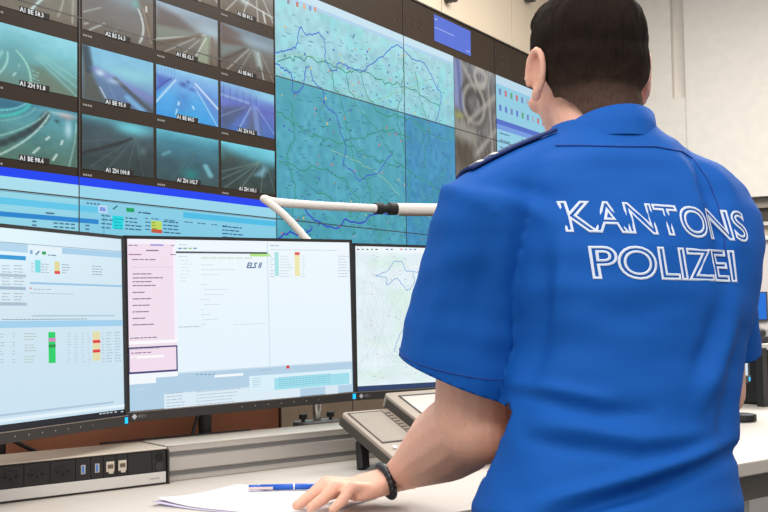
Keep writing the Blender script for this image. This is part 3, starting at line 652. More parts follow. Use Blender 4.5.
GR = (168, 180, 192)
def paint_left(P, w, h):
    g = np.zeros((20, 24, 3)); T, S = np.meshgrid(np.linspace(0, 1, 20), np.linspace(0, 1, 24), indexing='ij')
    g[:] = np.array([208, 229, 240]); g += (np.exp(-((S-.3)/.5)**2-(T/.25)**2)*18)[..., None]-np.clip(T-.3, 0, 1)[..., None]*np.array([14, 8, 2])
    P.grid(-w, -h, w, h, np.clip(g, 0, 250)); P.up()
    y = lambda py: P.px(60, py)[1]
    P.rect(-w, -h, w, y(417.5), (18, 24, 38))                       # task bar
    def band(py0, py1, x0, x1, c): a = P.px(x0, (py0+py1)/2)[0] if x0 > 0 else -w; b = P.px(x1, (py0+py1)/2)[0] if x1 < 122 else w; P.rect(a, y(py1), b, y(py0), c)
    P.rect(P.px(62, 250)[0], y(253.5), w, y(247.5), (166, 206, 234)); P.rect(-w, y(255), P.px(28, 250)[0], y(247), (176, 212, 236)); P.rect(-w, y(247), w, y(246.3), (150, 172, 190))
    P.rect(P.px(29, 250)[0], y(254), P.px(62, 250)[0], y(248), (226, 240, 248))
    band(258.5, 262.5, 0, 26, (40, 152, 214)); band(288, 291, 0, 26, (160, 184, 204)); band(276, 279, 0, 26, (176, 198, 214)); band(303, 306, 0, 27, (168, 190, 208)); band(283, 285, 30, 122, (154, 196, 226)); band(315, 316.5, 32, 115, (176, 200, 218)); band(320.5, 327, 0, 122, (158, 206, 236)); band(407.5, 409.5, 0, 114, (170, 196, 216)); band(412, 415, 0, 122, (226, 240, 248)); P.up()
    for k in range(13):
        yy = 266+k*3.1
        if yy < 287 or yy > 292: P.pwords(2, yy, 2, 1.6, GR); P.pwords(14, yy, 2, 1.6, GR)
    for k in range(4): P.pwords(31, 264+k*2.7, 1, 1.4, GR); P.pwords(41, 264.5+k*2.7, 2, 1.4, GR); P.pwords(62, 265+k*2.7, 2, 1.4, (140, 160, 176)); P.pwords(92, 266.5+k*2.7, 3, 1.4, (134, 160, 184))
    P.prect(35, 260, 40.5, 272.5, (120, 218, 224)); P.prect(54.5, 261.5, 59.5, 271, (222, 214, 150)); P.prect(54.5, 271, 60, 274, (222, 66, 72)); P.prect(42, 251.5, 46, 254.5, (20, 160, 90)); P.pwords(48, 255.5, 2, 1.8, (110, 130, 150)); P.pline([(36, 254.5), (39, 251.5)], .003, (100, 130, 180)); P.prect(30, 250, 32.5, 254, (130, 170, 214))
    P.prect(30, 287.5, 31.5, 289, (214, 70, 80)); P.pwords(33, 289.5, 5, 1.5, GR); P.pwords(30, 293.5, 14, 1.5, (170, 190, 206)); P.pwords(2, 320, 22, 1.3, (120, 136, 150), length=.008)
    P.prect(48.5, 332, 55.5, 363, (24, 206, 104)); P.up(); P.prect(48.5, 338, 55.5, 341.5, (214, 130, 190)); P.prect(48.5, 344.5, 55.5, 347.5, (16, 140, 70))
    P.prect(92.5, 331.5, 100, 360.5, (226, 218, 170)); P.up(); P.prect(92.5, 340, 100, 343, (222, 52, 66)); P.prect(92.5, 349.5, 100, 352.5, (222, 52, 66)); P.up()
    for k in range(11):
        yy = 334+k*2.85
        if k % 3 != 2: P.pwords(0, yy+.6, 1, 1.3, GR); P.pwords(12, yy+.4, 1, 1.3, GR)
        if k not in (3, 7): P.pwords(24, yy+.2, 3, 1.3, (172, 188, 170))
        for x_ in (67, 74, 81, 87): P.pwords(x_, yy-.3, 1, 1.2, (180, 196, 208))
        P.pwords(101.5, yy-.5, 1, 1.2, GR); P.pwords(106, yy-.7, 2, 1.2, (160, 176, 188)); P.pwords(114.5, yy-1, 2, 1.2, (160, 176, 188))
    for k, x_ in enumerate((99, 102.5, 106, 109.5, 114, 120.5)): P.pwords(x_, 414.5-k*.45, 1, 2, (190, 206, 214), length=.007)
cl, al = Vector((-.4839, 1.9740, 1.0267)), (.42965, .02685, -.00826)
XL = axes(*al)[0]
def paint_mid(P, w, h):
    g = np.zeros((16, 20, 3)); T, S = np.meshgrid(np.linspace(0, 1, 16), np.linspace(0, 1, 20), indexing='ij')
    g[:] = np.array([236, 246, 252]); g -= T[..., None]*np.array([10, 5, 0])
    P.grid(-w, -h, w, h, g); P.up()
    y = lambda py, x=240: P.px(x, py)[1]; x = lambda px, py=320: P.px(px, py)[0]
    xa = x(177); ys = P.px(178, 373.5)[1]
    P.rect(-w, -h, w, ys, (176, 206, 228))                                       # lower window ground
    P.rect(xa, P.px(178, 372.5)[1], w, P.px(178, 373.2)[1], (196, 214, 228))
    yb = P.px(150, 346.5)[1]; yc = P.px(150, 340.5)[1]
    P.rect(-w, P.px(150, 373)[1], xa, yb, (62, 66, 120)); P.rect(-w, yb, xa, h-.009, (240, 222, 236)); P.rect(-w, h-.009, xa, h, (244, 240, 250)); P.up()
    P.rect(-w+.002, P.px(150, 371)[1], xa-.003, P.px(150, 348)[1], (240, 220, 236)); P.rect(-w, yc-.006, xa, yc, (250, 248, 252)); P.rect(xa-.006, yc, xa, h-.01, (246, 240, 250))
    P.rect(-w, P.px(150, 378)[1], xa, P.px(150, 373)[1], (240, 246, 250)); P.rect(-w, P.px(140, 384)[1], x(156, 380), P.px(150, 378)[1], (240, 246, 250))
    P.rect(xa, P.px(180, 253.2)[1], x(268, 250), P.px(180, 251.3)[1], (74, 82, 90)); P.rect(x(268, 300), P.px(268, 366)[1], x(269, 300), P.px(268, 243)[1], (206, 226, 238)); P.rect(x(250, 255), P.px(260, 256.5)[1], x(270, 255), P.px(260, 253.8)[1], (176, 230, 130)); P.up()
    blk = (134, 108, 138)
    P.pwords(128.5, 245.8, 2, 1.8, (150, 120, 150)); P.pwords(150, 245.5, 1, 2, (96, 110, 220), length=.028); P.pwords(171, 246, 1, 1.6, (140, 110, 140)); P.pwords(146, 251, 1, 2, (120, 90, 120), length=.026); P.pwords(128.5, 255, 1, 1.8, (150, 110, 140), length=.026); P.pwords(170, 255, 1, 1.6, (150, 110, 140))
    P.pwords(132, 260, 4, 1.8, blk); P.pwords(132, 267.5, 10, 1.1, (214, 196, 214))
    for yy, n, c in ((274.5, 3, blk), (278.5, 5, blk), (282.3, 4, blk), (286.2, 5, blk), (293, 2, blk), (299.5, 3, blk), (306, 3, blk), (312.5, 3, blk), (319, 2, blk), (325.5, 3, blk)): P.pwords(132.5, yy, n, 1.9, c, gap=.25)
    P.pwords(130, 338.8, 6, 1.6, (90, 80, 110)); P.pwords(130, 350, 6, 1.6, (196, 180, 196)); P.pwords(131, 353.8, 4, 1.8, blk); P.up(); P.prect(131, 355.5, 164, 358, (252, 248, 252)); P.pwords(132, 358.5, 1, 1.2, (180, 150, 170))
    for k, c in enumerate(((90, 150, 200), (110, 170, 150), (150, 200, 120), (110, 150, 190))): P.pwords(178+k*5, 249, 1, 2.4, c, length=.008)
    P.pwords(178.5, 245, 2, 1, (170, 180, 190))
    P.text('ELS II', P.px(246, 268)[0], P.px(246, 268)[1], .0158, (70, 104, 150), shear=.35, bold=.0005, res=2)
    P.pwords(201, 258.5, 6, 2.2, (206, 218, 204)); P.pwords(178, 257, 1, 1.3, (200, 210, 216), length=.02)
    for k, (x_, n) in enumerate(((180, 2), (180, 3), (181, 2), (181, 3), (180, 3), (180, 2), (180, 2))): P.pwords(x_, 261+k*3.4, n, 1.1, (204, 220, 206))
    for k, (x_, n) in enumerate(((201, 4), (201, 9), (201, 5), (203, 1), (201, 2), (204, 6), (204, 6), (201, 3), (204, 5), (201, 1), (201, 2), (203, 5), (201, 1))): P.pwords(x_, 265+k*5.0, n, 1.1, (198, 210, 220))
    P.pwords(179, 327.5, 5, 1.3, (160, 176, 186)); P.pwords(234, 325, 9, 1.1, (204, 216, 224))
    P.prect(274.5, 252, 278.5, 276, (170, 226, 226)); P.prect(294.5, 252, 299.5, 276, (236, 230, 176)); P.up(); P.prect(294.5, 252.3, 299.5, 255, (226, 84, 84))
    for k in range(8): P.pwords(270, 256.5+k*2.9, 1, 1.1, GR); P.pwords(280, 256.5+k*2.9, 3, 1.1, (190, 204, 214)); P.pwords(302, 256.5+k*2.9, 1, 1.1, (190, 204, 214)); P.pwords(338, 256.5+k*2.9, 3, 1.1, (170, 190, 206))
    P.pwords(270, 250, 22, 1.1, (190, 204, 214)); P.pwords(270, 246, 2, 1.3, (150, 160, 170))
    # lower tables
    P.prect(249, 372.5, 351.5, 388.5, (214, 238, 248)); P.prect(164, 390.5, 249, 408, (218, 234, 244)); P.prect(249, 388.7, 300, 402, (218, 234, 244)); P.prect(325, 386, 338, 394, (214, 230, 240)); P.up()
    P.prect(274, 375.5, 349, 386.8, (158, 220, 234)); P.prect(214, 374, 243, 376.5, (240, 246, 250)); P.prect(286, 365.5, 289, 368.5, (210, 60, 60)); P.up()
    for k in range(5):
        P.pwords(166, 394+k*3.2, 4, 1.3, (160, 184, 200)); P.pwords(196, 392.3+k*3.2, 10, 1.3, (170, 190, 204)); P.pwords(252, 378.8+k*2.1, 3, 1, (150, 190, 206)); P.pwords(278, 378+k*2.1, 16, 1, (110, 186, 206), length=.007)
    for k in range(5): P.pwords(196+k*4, 375, 1, 1.8, (120, 150, 176), length=.005)
    P.pwords(136, 390, 3, 1.2, (200, 220, 234)); P.pwords(260, 370.5, 4, 1.1, (150, 170, 190))
cm, amid = Vector((-.27782, 2.16574, 1.03284)), (.90896, .00298, .01329)
c3, a3 = CAM+(Vector((-.0631, 2.33547, 1.03264))-CAM)*1.02, (.98908, .01225, -.00365)
def paint_third(P, w, h):
    nx, ny = 60, 40; n1 = smooth_noise(ny, nx, 9, 11); n2 = smooth_noise(ny, nx, 22, 12)
    g = np.zeros((ny, nx, 3)); g[:] = np.array([226, 240, 246]); m = np.clip((n1-.55)*3, 0, 1)[..., None]; g = g*(1-m*.5)+np.array([204, 234, 214])*m*.5; g += ((n2-.5)*10)[..., None]
    P.grid(-w, -h, w, h, np.clip(g, 0, 255)); P.up()
    P.rect(-w, -h, w, P.px(357.3, 386.4)[1], (40, 62, 104)); P.rect(-w, P.px(356, 252)[1], w, h, (238, 246, 250)); P.up()
    for k, c in enumerate(((70, 90, 100), (80, 150, 110), (90, 110, 130), (90, 170, 120), (60, 90, 80), (70, 120, 180), (70, 120, 180), (214, 120, 130), (120, 160, 200), (90, 150, 200), (80, 130, 190))): P.pwords(357+k*4.6+(6 if k > 4 else 0)+(5 if k > 6 else 0), 250, 1, 2.2, c, length=.006)
    P.pwords(357, 246.5, 2, 1, (180, 190, 200))
    def w2(pts, amp=.002): 
        q = spline([Vector((*P.px(*a), 0)) for a in pts], 5); return [(v.x+random.uniform(-amp, amp), v.y+random.uniform(-amp, amp)) for v in q]
    for pts in ([(376, 276), (388, 270), (394, 262), (402, 262), (405, 270), (412, 272), (424, 270), (432, 268)], [(376, 276), (386, 278), (388, 285), (396, 278), (402, 285), (408, 290), (414, 282), (413, 272)], [(414, 290), (418, 300), (412, 310), (404, 328), (398, 340), (394, 352)]): P.line(w2(pts), .0016, (120, 160, 216))
    for k in range(14): P.line(w2([(358+random.random()*60, 255+random.random()*120) for _ in range(4)]), .0007, (206, 222, 220))
    for k in range(90):
        P.pwords(358+random.random()*80, 256+random.random()*126, 1, 1, random.choice(((190, 204, 216), (190, 204, 216), (214, 170, 180), (150, 180, 220))), length=random.uniform(.003, .009))
Xm, X3 = axes(*amid)[0], axes(*a3)[0]
def foot_at(px, n):
    e, _ = d_hit(px, 430, n); return dk(e, n, DZ)
fl_ = on_plane(0, 450, dk(0, -.135, 0), DN); fl_ = Vector((fl_.x, fl_.y, DZ))
ml = cl-XL*(MW/2); 
nl = axes(*al)[2]; pl_ = ml - nl*.085; 
monitor(ml, *al, 'left desktop monitor showing a blue table with green and red status cells', dk(d_hit(-2, 450, -.14)[0], -.14, DZ), paint_left)
mid_foot = foot_at(205, -.150)
monitor(cm, *amid, 'middle desktop monitor with a pink window at its left edge', mid_foot, paint_mid)
ct = c3+X3*(MW/2); f3 = ct-axes(*a3)[2]*.075; 
monitor(ct, *a3, 'right desktop monitor showing a pale map behind the officer', Vector((f3.x, f3.y, DZ)), paint_third)
# neighbouring station, mostly hidden by the officer
cn = at(749.5, 382, 3.02); an = (rad(47), 0, 0); Xn, Yn, Nn = axes(*an)
cnm = cn - Xn*(MW/2+.006) + Yn*(MH/2+.019)
fn = cnm-Nn*.075
monitor(cnm, *an, 'neighbouring desktop monitor beside the officer with only its right edge in view', Vector((fn.x, fn.y, DZ)))

# cables
def cable(pts, r, label, m=M_blk, name='monitor_cable'):
    bm = bmesh.new(); tube(bm, spline(pts, 6), r, 8); o = obj(name, bm, m, smooth=True); tag(o, label, 'cable', group='monitor cables')
cq = lambda x, y: on_plane(x, y, dk(0, -.128, 0), DN)
cable([cq(6, 436.5), cq(14, 441), cq(26, 447), cq(42, 455), cq(52, 462)], .004, 'thick black cable sloping down below the left monitor')
cable([mid_foot+DE*(-.006)+DN*.04+UP*.16, mid_foot+DE*(-.03)+DN*.03+UP*.11, mid_foot+DE*(-.045)+DN*.028+UP*.06, mid_foot+DE*(-.055)+DN*.0215+UP*.004], .0035, 'black cable hanging beside the black pole of the middle monitor')
cable([dk(-.08, -.108, .8106), dk(0, -.110, .8106), dk(.14, -.110, .8106), dk(.24, -.109, .8106)], .0018, 'thin black cable lying along the back of the cable rail')

# ------------------------------------------------------------------ desk lamp
lp = dk(d_hit(317, 420, -.150)[0], -.150, DZ)
lamp = empty('desk_lamp', Matrix.Translation(lp), 'white swivel desk lamp reaching over the middle and right monitors', 'lamp')
M_wht = mat('white_lacquer', (236, 230, 224), .4); inv = Matrix.Translation(-lp)
def lpart(name, bm, m, parent=lamp, **k): o = obj(name, bm, m, parent, **k); o.matrix_local = inv if parent is lamp else Matrix.Identity(4); return o
bm = bmesh.new(); tube(bm, [lp+UP*.0005, lp+UP*.10, lp+UP*.22], [.0095, .0095, .0095], 16, cap='flat'); lpart('pole', bm, M_steel, smooth=True)
bm = bmesh.new(); prism(bm, rrect(.10, .055, .012), .0005, .072)
Mr = Matrix.Translation(lp) @ Matrix.Rotation(math.pi/2-DYAW, 4, 'Z')
for v in bm.verts: v.co = Mr @ v.co
lpart('clamp_block', bm, M_groove, bevel=.003)
for s_ in (-1, 1):
    bm = bmesh.new(); k0 = lp+DE*(.036*s_)+UP*.072; tube(bm, [k0, k0+UP*.006, k0+UP*.0062, k0+UP*.016], [.004, .004, .009, .009], 14, cap='flat'); lpart('clamp_knob', bm, M_blk)
LY = 2.42
el = at(264, 199, LY-.02)
bm = bmesh.new(); tube(bm, spline([lp+UP*.20, lp+UP*.27+DE*.012, at(322, 262, LY-.04), at(305, 238, LY-.03), at(284, 215, LY-.025), el], 6), .0088, 14); lpart('lower_arm', bm, M_wht, smooth=True)
bm = bmesh.new(); arm = spline([el, at(275, 202, LY-.01), at(310, 205, LY+.02), at(345, 207, LY+.06), at(377, 208.5, LY+.10)], 14)
rr = [.0095+(.0007 if i % 2 else 0) for i in range(len(arm))]; tube(bm, arm, rr, 14); lpart('gooseneck', bm, M_wht, smooth=True)
bm = bmesh.new(); tube(bm, [at(375, 208.3, LY+.10), at(382, 208.6, LY+.11), at(383, 208.6, LY+.11), at(388, 208.6, LY+.115), at(389, 208.7, LY+.116), at(396, 209, LY+.125)], [.0135, .0145, .0105, .0105, .0150, .0150], 14, cap='flat'); lpart('joint', bm, M_blk)
h0, h1 = at(396, 209, LY+.125), at(451.5, 209.7, LY+.19); bm = bmesh.new(); tube(bm, [h0, h0.lerp(h1, .5), h1], .0142, 20, cap='round'); hd = lpart('lamp_head', bm, M_wht, smooth=True)
hx = (h1-h0).normalized(); hy = UP.cross(hx).normalized(); bm = bmesh.new(); box(bm, .012, (h1-h0).length-.008, -.009, .009, -.0155, -.0125, M=frame(h0, hx, hy, hx.cross(hy))); o = obj('light_strip', bm, mat('lamp_underside', (120, 92, 72), .5), hd)

# ------------------------------------------------------------------ papers and pen
M_pap = mat('paper', (228, 227, 228), .8, vary=.01, scale=30)
pA, pB = Vector((-.377, 1.747, 0)), Vector((-.268, 1.935, 0)); dv = (pB-pA).normalized(); du = Vector((dv.y, -dv.x, 0))
def sheet(label, rot, off, z, curl, marks):
    c0 = pA+du*off[0]+dv*off[1]; a = rad(rot); X = du*math.cos(a)+dv*math.sin(a); Yv = UP.cross(X)
    root = empty('paper_sheet', frame(c0+UP*(DZ+z), X, Yv, UP), label, 'paper', group='papers on the desk')
    nx, ny = 20, 15; vs_ = []; fs = []
    for j in range(ny):
        for i in range(nx):
            x_, y_ = .297*i/(nx-1), .21*j/(ny-1); d = max(0, 1-(math.hypot(x_/.10, y_/.13))); vs_.append((x_, y_, curl*d*d*1.0+.0004*math.sin(x_*40)*math.sin(y_*30)*(1 if curl else 0)))
    for j in range(ny-1):
        for i in range(nx-1): k = j*nx+i; fs.append((k, k+1, k+nx+1, k+nx))
    me = bpy.data.meshes.new('paper'); me.from_pydata(vs_, [], fs); o = obj('page', me, mat('lilac_shade_paper', (206, 198, 224), .8, vary=.01, scale=30) if 'lilac' in label else M_pap, root, smooth=True)  # violet shading of the middle sheet put into its paper colour
    s_ = o.modifiers.new('t', 'SOLIDIFY'); s_.thickness = .0003; s_.offset = -1
    if marks:
        bm = bmesh.new()
        for k in range(15):
            x_ = .03
            while x_ < .26:
                l = random.uniform(.008, .025)
                if random.random() < .8: box(bm, x_, x_+l, .185-k*.011, .1868-k*.011, .0007, .0009)
                x_ += l+.004
        obj('printed_lines', bm, mat('pale_print', (206, 204, 206), .8), o)
    return root
sheet('white sheet of paper at the bottom of the pile on the desk', 3.0, (.010, -.012), .0004, 0, False)
sheet('white sheet of paper in the middle of the pile with lilac shading in its colour', 1.5, (.002, -.010), .0016, .006, False)
sheet('top white sheet of paper with a lifted corner under the hand and pen', 0, (0, 0), .0030, .010, True)
q0, q1 = Vector((-.238, 1.849, DZ+.0092)), Vector((-.108, 1.852, DZ+.0092)); pd = (q1-q0).normalized()
pen = empty('ballpoint_pen', Matrix.Translation(q0), 'blue ballpoint pen lying on the papers by the fingertips', 'pen'); pi_ = Matrix.Translation(-q0)
def ppart(name, bm, m, **k): o = obj(name, bm, m, pen, **k); o.matrix_local = pi_; return o
M_pb = mat('pen_blue', (24, 92, 200), .35)
bm = bmesh.new(); tube(bm, [q0+pd*.02, q0+pd*.075, q0+pd*.12], [.0048, .0052, .0050], 14, cap='flat'); ppart('barrel', bm, M_pb, smooth=True)
bm = bmesh.new(); tube(bm, [q0+pd*.0765, q0+pd*.079], .0056, 14, cap='flat'); ppart('ring', bm, M_wht)
bm = bmesh.new(); tube(bm, [q0+pd*.12, q0+pd*.133, q0+pd*.139], [.0050, .0030, .0012], 12, cap='flat'); ppart('tip', bm, M_pb, smooth=True)
bm = bmesh.new(); tube(bm, [q0, q0+pd*.021], [.0044, .0047], 12, cap='flat'); ppart('push_button', bm, M_pb, smooth=True)
sd = Vector((-pd.y, pd.x, 0)); bm = bmesh.new(); box(bm, .0, .042, -.0022, .0022, .0, .0016, M=frame(q0-sd*.0058-UP*.0005, pd, UP, -sd)); ppart('clip', bm, mat('clip_pink', (226, 204, 206), .4))

# ------------------------------------------------------------------ dispatch console with speaker
M_tau = mat('taupe_plastic', (160, 147, 134), .55, bump=.15, scale=300, vary=.03); M_tau2 = mat('taupe_dark', (70, 64, 58), .55, vary=.03, scale=200)
ce0, ce1, ctop = .358, .80, (.045, .848); cbot = (.235, .766)
ln = math.hypot(cbot[0]-ctop[0], cbot[1]-ctop[1]); tl = Vector((0, -(cbot[0]-ctop[0])/ln, (cbot[1]-ctop[1])/ln))   # down the slope, desk-local
org = DM @ Vector((ce0, -ctop[0], ctop[1])); sl = (DM.to_3x3() @ tl).normalized(); nn = DE.cross(-sl).normalized()
CM = frame(org, DE, -sl, nn)                             # console plate: x along the desk, -y down the slope, z out
con = empty('dispatch_console', CM, 'taupe dispatch console with speaker grille and tilted screen beside the forearm', 'console')
bm = bmesh.new(); prism(bm, rrect(ce1-ce0, ln, .012, (ce1-ce0)/2, -ln/2), -.022, 0); obj('speaker_plate', bm, [M_tau], con, bevel=.002)
part_box('side_shell', con, M_tau2, -.0015, .03, -ln+.004, -.004, -.026, -.006, bevel=.003)
gp = part_box('speaker_grille', con, mat('grille_grey', (172, 162, 150), .6, bump=1, scale=900), .014, .093, -.128, -.012, .0002, .0016, bevel=.001)
bm = bmesh.new(); 
for (a, b, c, d) in ((.011, .096, -.011, -.009), (.011, .096, -.132, -.130), (.011, .013, -.132, -.009), (.094, .096, -.132, -.009)): box(bm, a, b, c, d, .0001, .0012)
obj('grille_border', bm, mat('grille_line', (64, 58, 54), .6), con)
for j in range(3):
    for i in range(9): part_box('vent_slot', gp, mat('vent_dark', (66, 60, 56), .7), .099+j*.0045, .1018+j*.0045, -.022-i*.0115, -.018-i*.0115, .0001, .0007)
bm = bmesh.new(); prism(bm, [(.026+.0045*math.cos(a), -.152+.0045*math.sin(a)) for a in np.linspace(0, 6.283, 15)[:-1]], .0002, .003); obj('white_button', bm, M_wht, con)
for i in range(3): part_box('key', con, M_tau2, .050+i*.020, .064+i*.020, -.160, -.152, .0002, .004, bevel=.001)
# raised screen unit
x0c = .118; sU = empty('screen_unit', Matrix.Identity(4)); sU.parent = con
bpy.data.objects.remove(sU)
bm = bmesh.new(); xa, xb, ya, yb_ = x0c, .44, -ln+.004, .024
prism(bm, rrect(xb-xa, yb_-ya, .012, (xa+xb)/2, (ya+yb_)/2), -.004, .023); su = obj('screen_frame', bm, M_tau, con, bevel=.002)
part_box('frame_side', su, M_tau2, xa-.0012, xa+.01, ya+.014, yb_-.014, -.006, .018, bevel=.002)
P = Painter(CM); P.rect(xa+.030, ya+.028, xb-.02, yb_-.022, (224, 222, 218)); P.z = 0
P.build('touch_screen', screen_mat('touch_light', .35, base=.32, rough=.4), su).location.z = .0236
bm = bmesh.new()
for (a, b, c, d) in ((xa+.026, xa+.030, ya+.024, yb_-.018), (xb-.02, xb-.016, ya+.024, yb_-.018), (xa+.026, xb-.016, yb_-.022, yb_-.018), (xa+.026, xb-.016, ya+.024, ya+.028)): box(bm, a, b, c, d, .0231, .0245)
obj('screen_gasket', bm, mat('gasket_black', (34, 32, 32), .5), su)
ft = dk(.372, .108, DZ)
for e in (.366, .74):
    bm = bmesh.new(); a = DM @ Vector((e, -.108, DZ+.0015)); b = DM @ Vector((e+.014, -.085, DZ+.055)); t = (b-a).normalized()
    box(bm, -.011, .011, -.009, .009, 0, (b-a).length, M=frame(a, DE, t.cross(DE).normalized(), t))
    o = obj('prop_foot', bm, M_blk, con, bevel=.003); o.matrix_local = CM.inverted()

# ------------------------------------------------------------------ things at the right of the officer
rc = at(741, 418, 2.86); rc.z = DZ
ring = empty('ribbed_dial', Matrix.Translation(rc), 'black ribbed round dish on the desk right of the officer', 'dish')
bm = bmesh.new(); tube(bm, [(0, 0, .0006), (0, 0, .006), (0, 0, .018), (0, 0, .021)], [.030, .036, .037, .033], 36, cap='flat'); obj('bowl', bm, mat('dial_grey', (70, 72, 80), .5), ring, smooth=False)
for k in range(36):
    a = 2*math.pi*k/36; M = Matrix.Rotation(a, 4, 'Z'); part_box('rib', ring, M_blk, .0362, .0395, -.0016, .0016, .003, .019, M=M)
sh_p = at(757, 344, 3.25); 
sx0 = (sh_p-DO).dot(DE); sn0 = (sh_p-DO).dot(DN); sz = sh_p.z
rs = empty('riser_shelf', DM, 'pale riser shelf on black posts at the right edge', 'shelf')
part_box('shelf_board', rs, mat('riser_pale', (208, 204, 200), .5), sx0, sx0+.55, -sn0-.02, -sn0+.20, sz-.012, sz, bevel=.002)
for de, dn in ((.02, 0), (.02, .18), (.53, 0), (.53, .18)): part_box('post', rs, M_blk, sx0+de-.012, sx0+de+.012, -sn0+dn-.012, -sn0+dn+.012, DZ+.0005, sz-.0121)
part_box('rear_brace', rs, M_blk, sx0+.032, sx0+.518, -sn0+.178, -sn0+.186, DZ+.04, DZ+.07)
ru = empty('radio_unit', DM, 'black radio unit standing under the riser shelf', 'radio')
part_box('case', ru, M_blk, sx0+.055, sx0+.36, -sn0+.01, -sn0+.16, DZ+.004, sz-.03, bevel=.006)
part_box('front_panel', ru, M_blk2, sx0+.065, sx0+.35, -sn0+.004, -sn0+.0101, DZ+.015, sz-.04)
for k in range(3): part_box('knob', ru, M_groove, sx0+.09+k*.07, sx0+.11+k*.07, -sn0-.006, -sn0+.004, DZ+.05, DZ+.07, bevel=.002)
for k in (0, 1): part_box('foot', ru, M_blk, sx0+.07+k*.24, sx0+.10+k*.24, -sn0+.03, -sn0+.14, DZ+.0002, DZ+.0041)
tp = empty('desk_telephone', DM, 'black desk telephone on top of the riser shelf', 'telephone')
Mt = Matrix.Translation((sx0+.02, -sn0+.02, sz+.0005)) @ Matrix.Rotation(0, 4, 'X')
bm = bmesh.new(); prism(bm, [(0, 0), (.15, 0), (.15, .06), (0, .02)], 0, .18)
for v in bm.verts: v.co = Mt @ Vector((v.co.z, v.co.x, v.co.y))
obj('base', bm, M_blk, tp, bevel=.004)
bm = bmesh.new(); tube(bm, [Mt @ Vector(q) for q in ((.025, -.005, .030), (.025, .02, .045), (.025, .11, .075), (.025, .145, .075))], [.016, .012, .012, .016], 10); obj('handset', bm, M_blk2, tp, smooth=True)
part_box('display', tp, mat('phone_display', (120, 130, 130), .3), .07, .16, .10, .14, 0, .002, M=Mt @ Matrix.Translation((0, 0, .0265)) @ Matrix.Rotation(math.atan2(.04, .15), 4, 'X') @ Matrix.Translation((0, 0, -.004)))
# blue panel on the far wall
bx, bz = s_hit(757.5, 306)
wd = empty('wall_display', SM @ Matrix.Translation((bx, bz, 0)), 'small blue display mounted on the far pale wall', 'display')
part_box('case', wd, M_blk2, -.13, .075, -.105, .105, min(sg*.002, sg*.03), max(sg*.002, sg*.03), bevel=.003)
P = Painter(SM); g = np.zeros((8, 12, 3)); g[:] = (20, 110, 214); g[3:5, 4:8] += (20, 50, 20); P.grid(-.124, -.098, .069, .098, g)
o = P.build('screen', scr, wd); o.location.z = sg*.0305
pc = empty('computer_tower', DM, 'black computer tower under the desk right of the officer', 'computer')
part_box('case', pc, M_blk, 1.28, 1.48, -.36, .08, .02, .50, bevel=.006); part_box('front', pc, M_blk2, 1.285, 1.475, -.368, -.3601, .03, .49)
for k in (1.31, 1.43): part_box('foot', pc, M_blk, k, k+.03, -.33, .05, .0005, .0201)
for k in range(5): part_box('vent', pc, M_hole, 1.30, 1.46, -.3695, -.3681, .08+k*.03, .09+k*.03)
for (x_, lab) in ((451, 'dark spotlight box above the violet notice on the display wall'), (530, 'dark spotlight box above the display wall beside the head')):
    q = on_plane(x_, 1, WO, WN)-WO; e, z = q.dot(WX), q.z
    sp = empty('wall_spotlight', WM @ Matrix.Translation((e, z, 0)), lab, 'spotlight', group='spotlights above the video wall')
    part_box('case', sp, mat('spot_grey', (84, 78, 70), .5), -.03, .03, -.002, .09, -.0345, .035, bevel=.004); part_box('lens', sp, M_blk, -.024, .024, -.005, -.002, -.02, .028)

# ------------------------------------------------------------------ officer
pers = empty('person', Matrix.Translation((.29, 1.24, 0)), 'person in a blue uniform shirt seen from behind, left hand on the papers', 'person')
pinv = Matrix.Translation((-.29, -1.24, 0))
def pp(name, me, m, parent=pers, smooth=True, label=None, **k):
    o = obj(name, me, m, parent, smooth=smooth, **k); o.matrix_local = pinv if parent is pers else Matrix.Identity(4)
    if label: o['label'] = label
    return o
TY = rad(20); TR = Vector((math.cos(TY), math.sin(TY), 0)); TF = Vector((-math.sin(TY), math.cos(TY), 0))
HY = rad(14); HT = rad(-6)
HR = Vector((math.cos(HY), math.sin(HY), 0)); HF = Vector((-math.sin(HY), math.cos(HY), 0)); HU = UP.copy()
HF, HU = (HF*math.cos(HT)+HU*math.sin(HT)), (HU*math.cos(HT)-HF*math.sin(HT))
def skin_mat():
    m = mat('skin', (232, 180, 158), .5, bump=.12, scale=160, vary=.05, spec=.35)
    b = m.node_tree.nodes['Principled BSDF']; b.inputs['Subsurface Weight'].default_value = .12; b.inputs['Subsurface Radius'].default_value = (.012, .005, .003); b.inputs['Subsurface Scale'].default_value = .6
    return m
SKIN = skin_mat()
SL, EL, WL = at(487, 217, 1.385), at(473, 424, 1.43), Vector((.020, 1.716, .787))
SR, ER, WR = at(706, 226, 1.535), at(716, 392, 1.60), Vector((.445, 1.83, .845))
HC = at(589, 76, 1.525)                                    # between the ears
NB = at(606, 150, 1.455)                                   # base of the neck
hp = at(606, 512, 1.33)
def Hd(r, f_, u): return HC + HR*r + HF*f_ + HU*u
def limb(bm, a, b, prof, seg=16, bend=None):
    pts = [a.lerp(b, t)+(bend*math.sin(math.pi*t) if bend else Vector()) for t, _ in prof]; tube(bm, pts, [r for _, r in prof], seg)
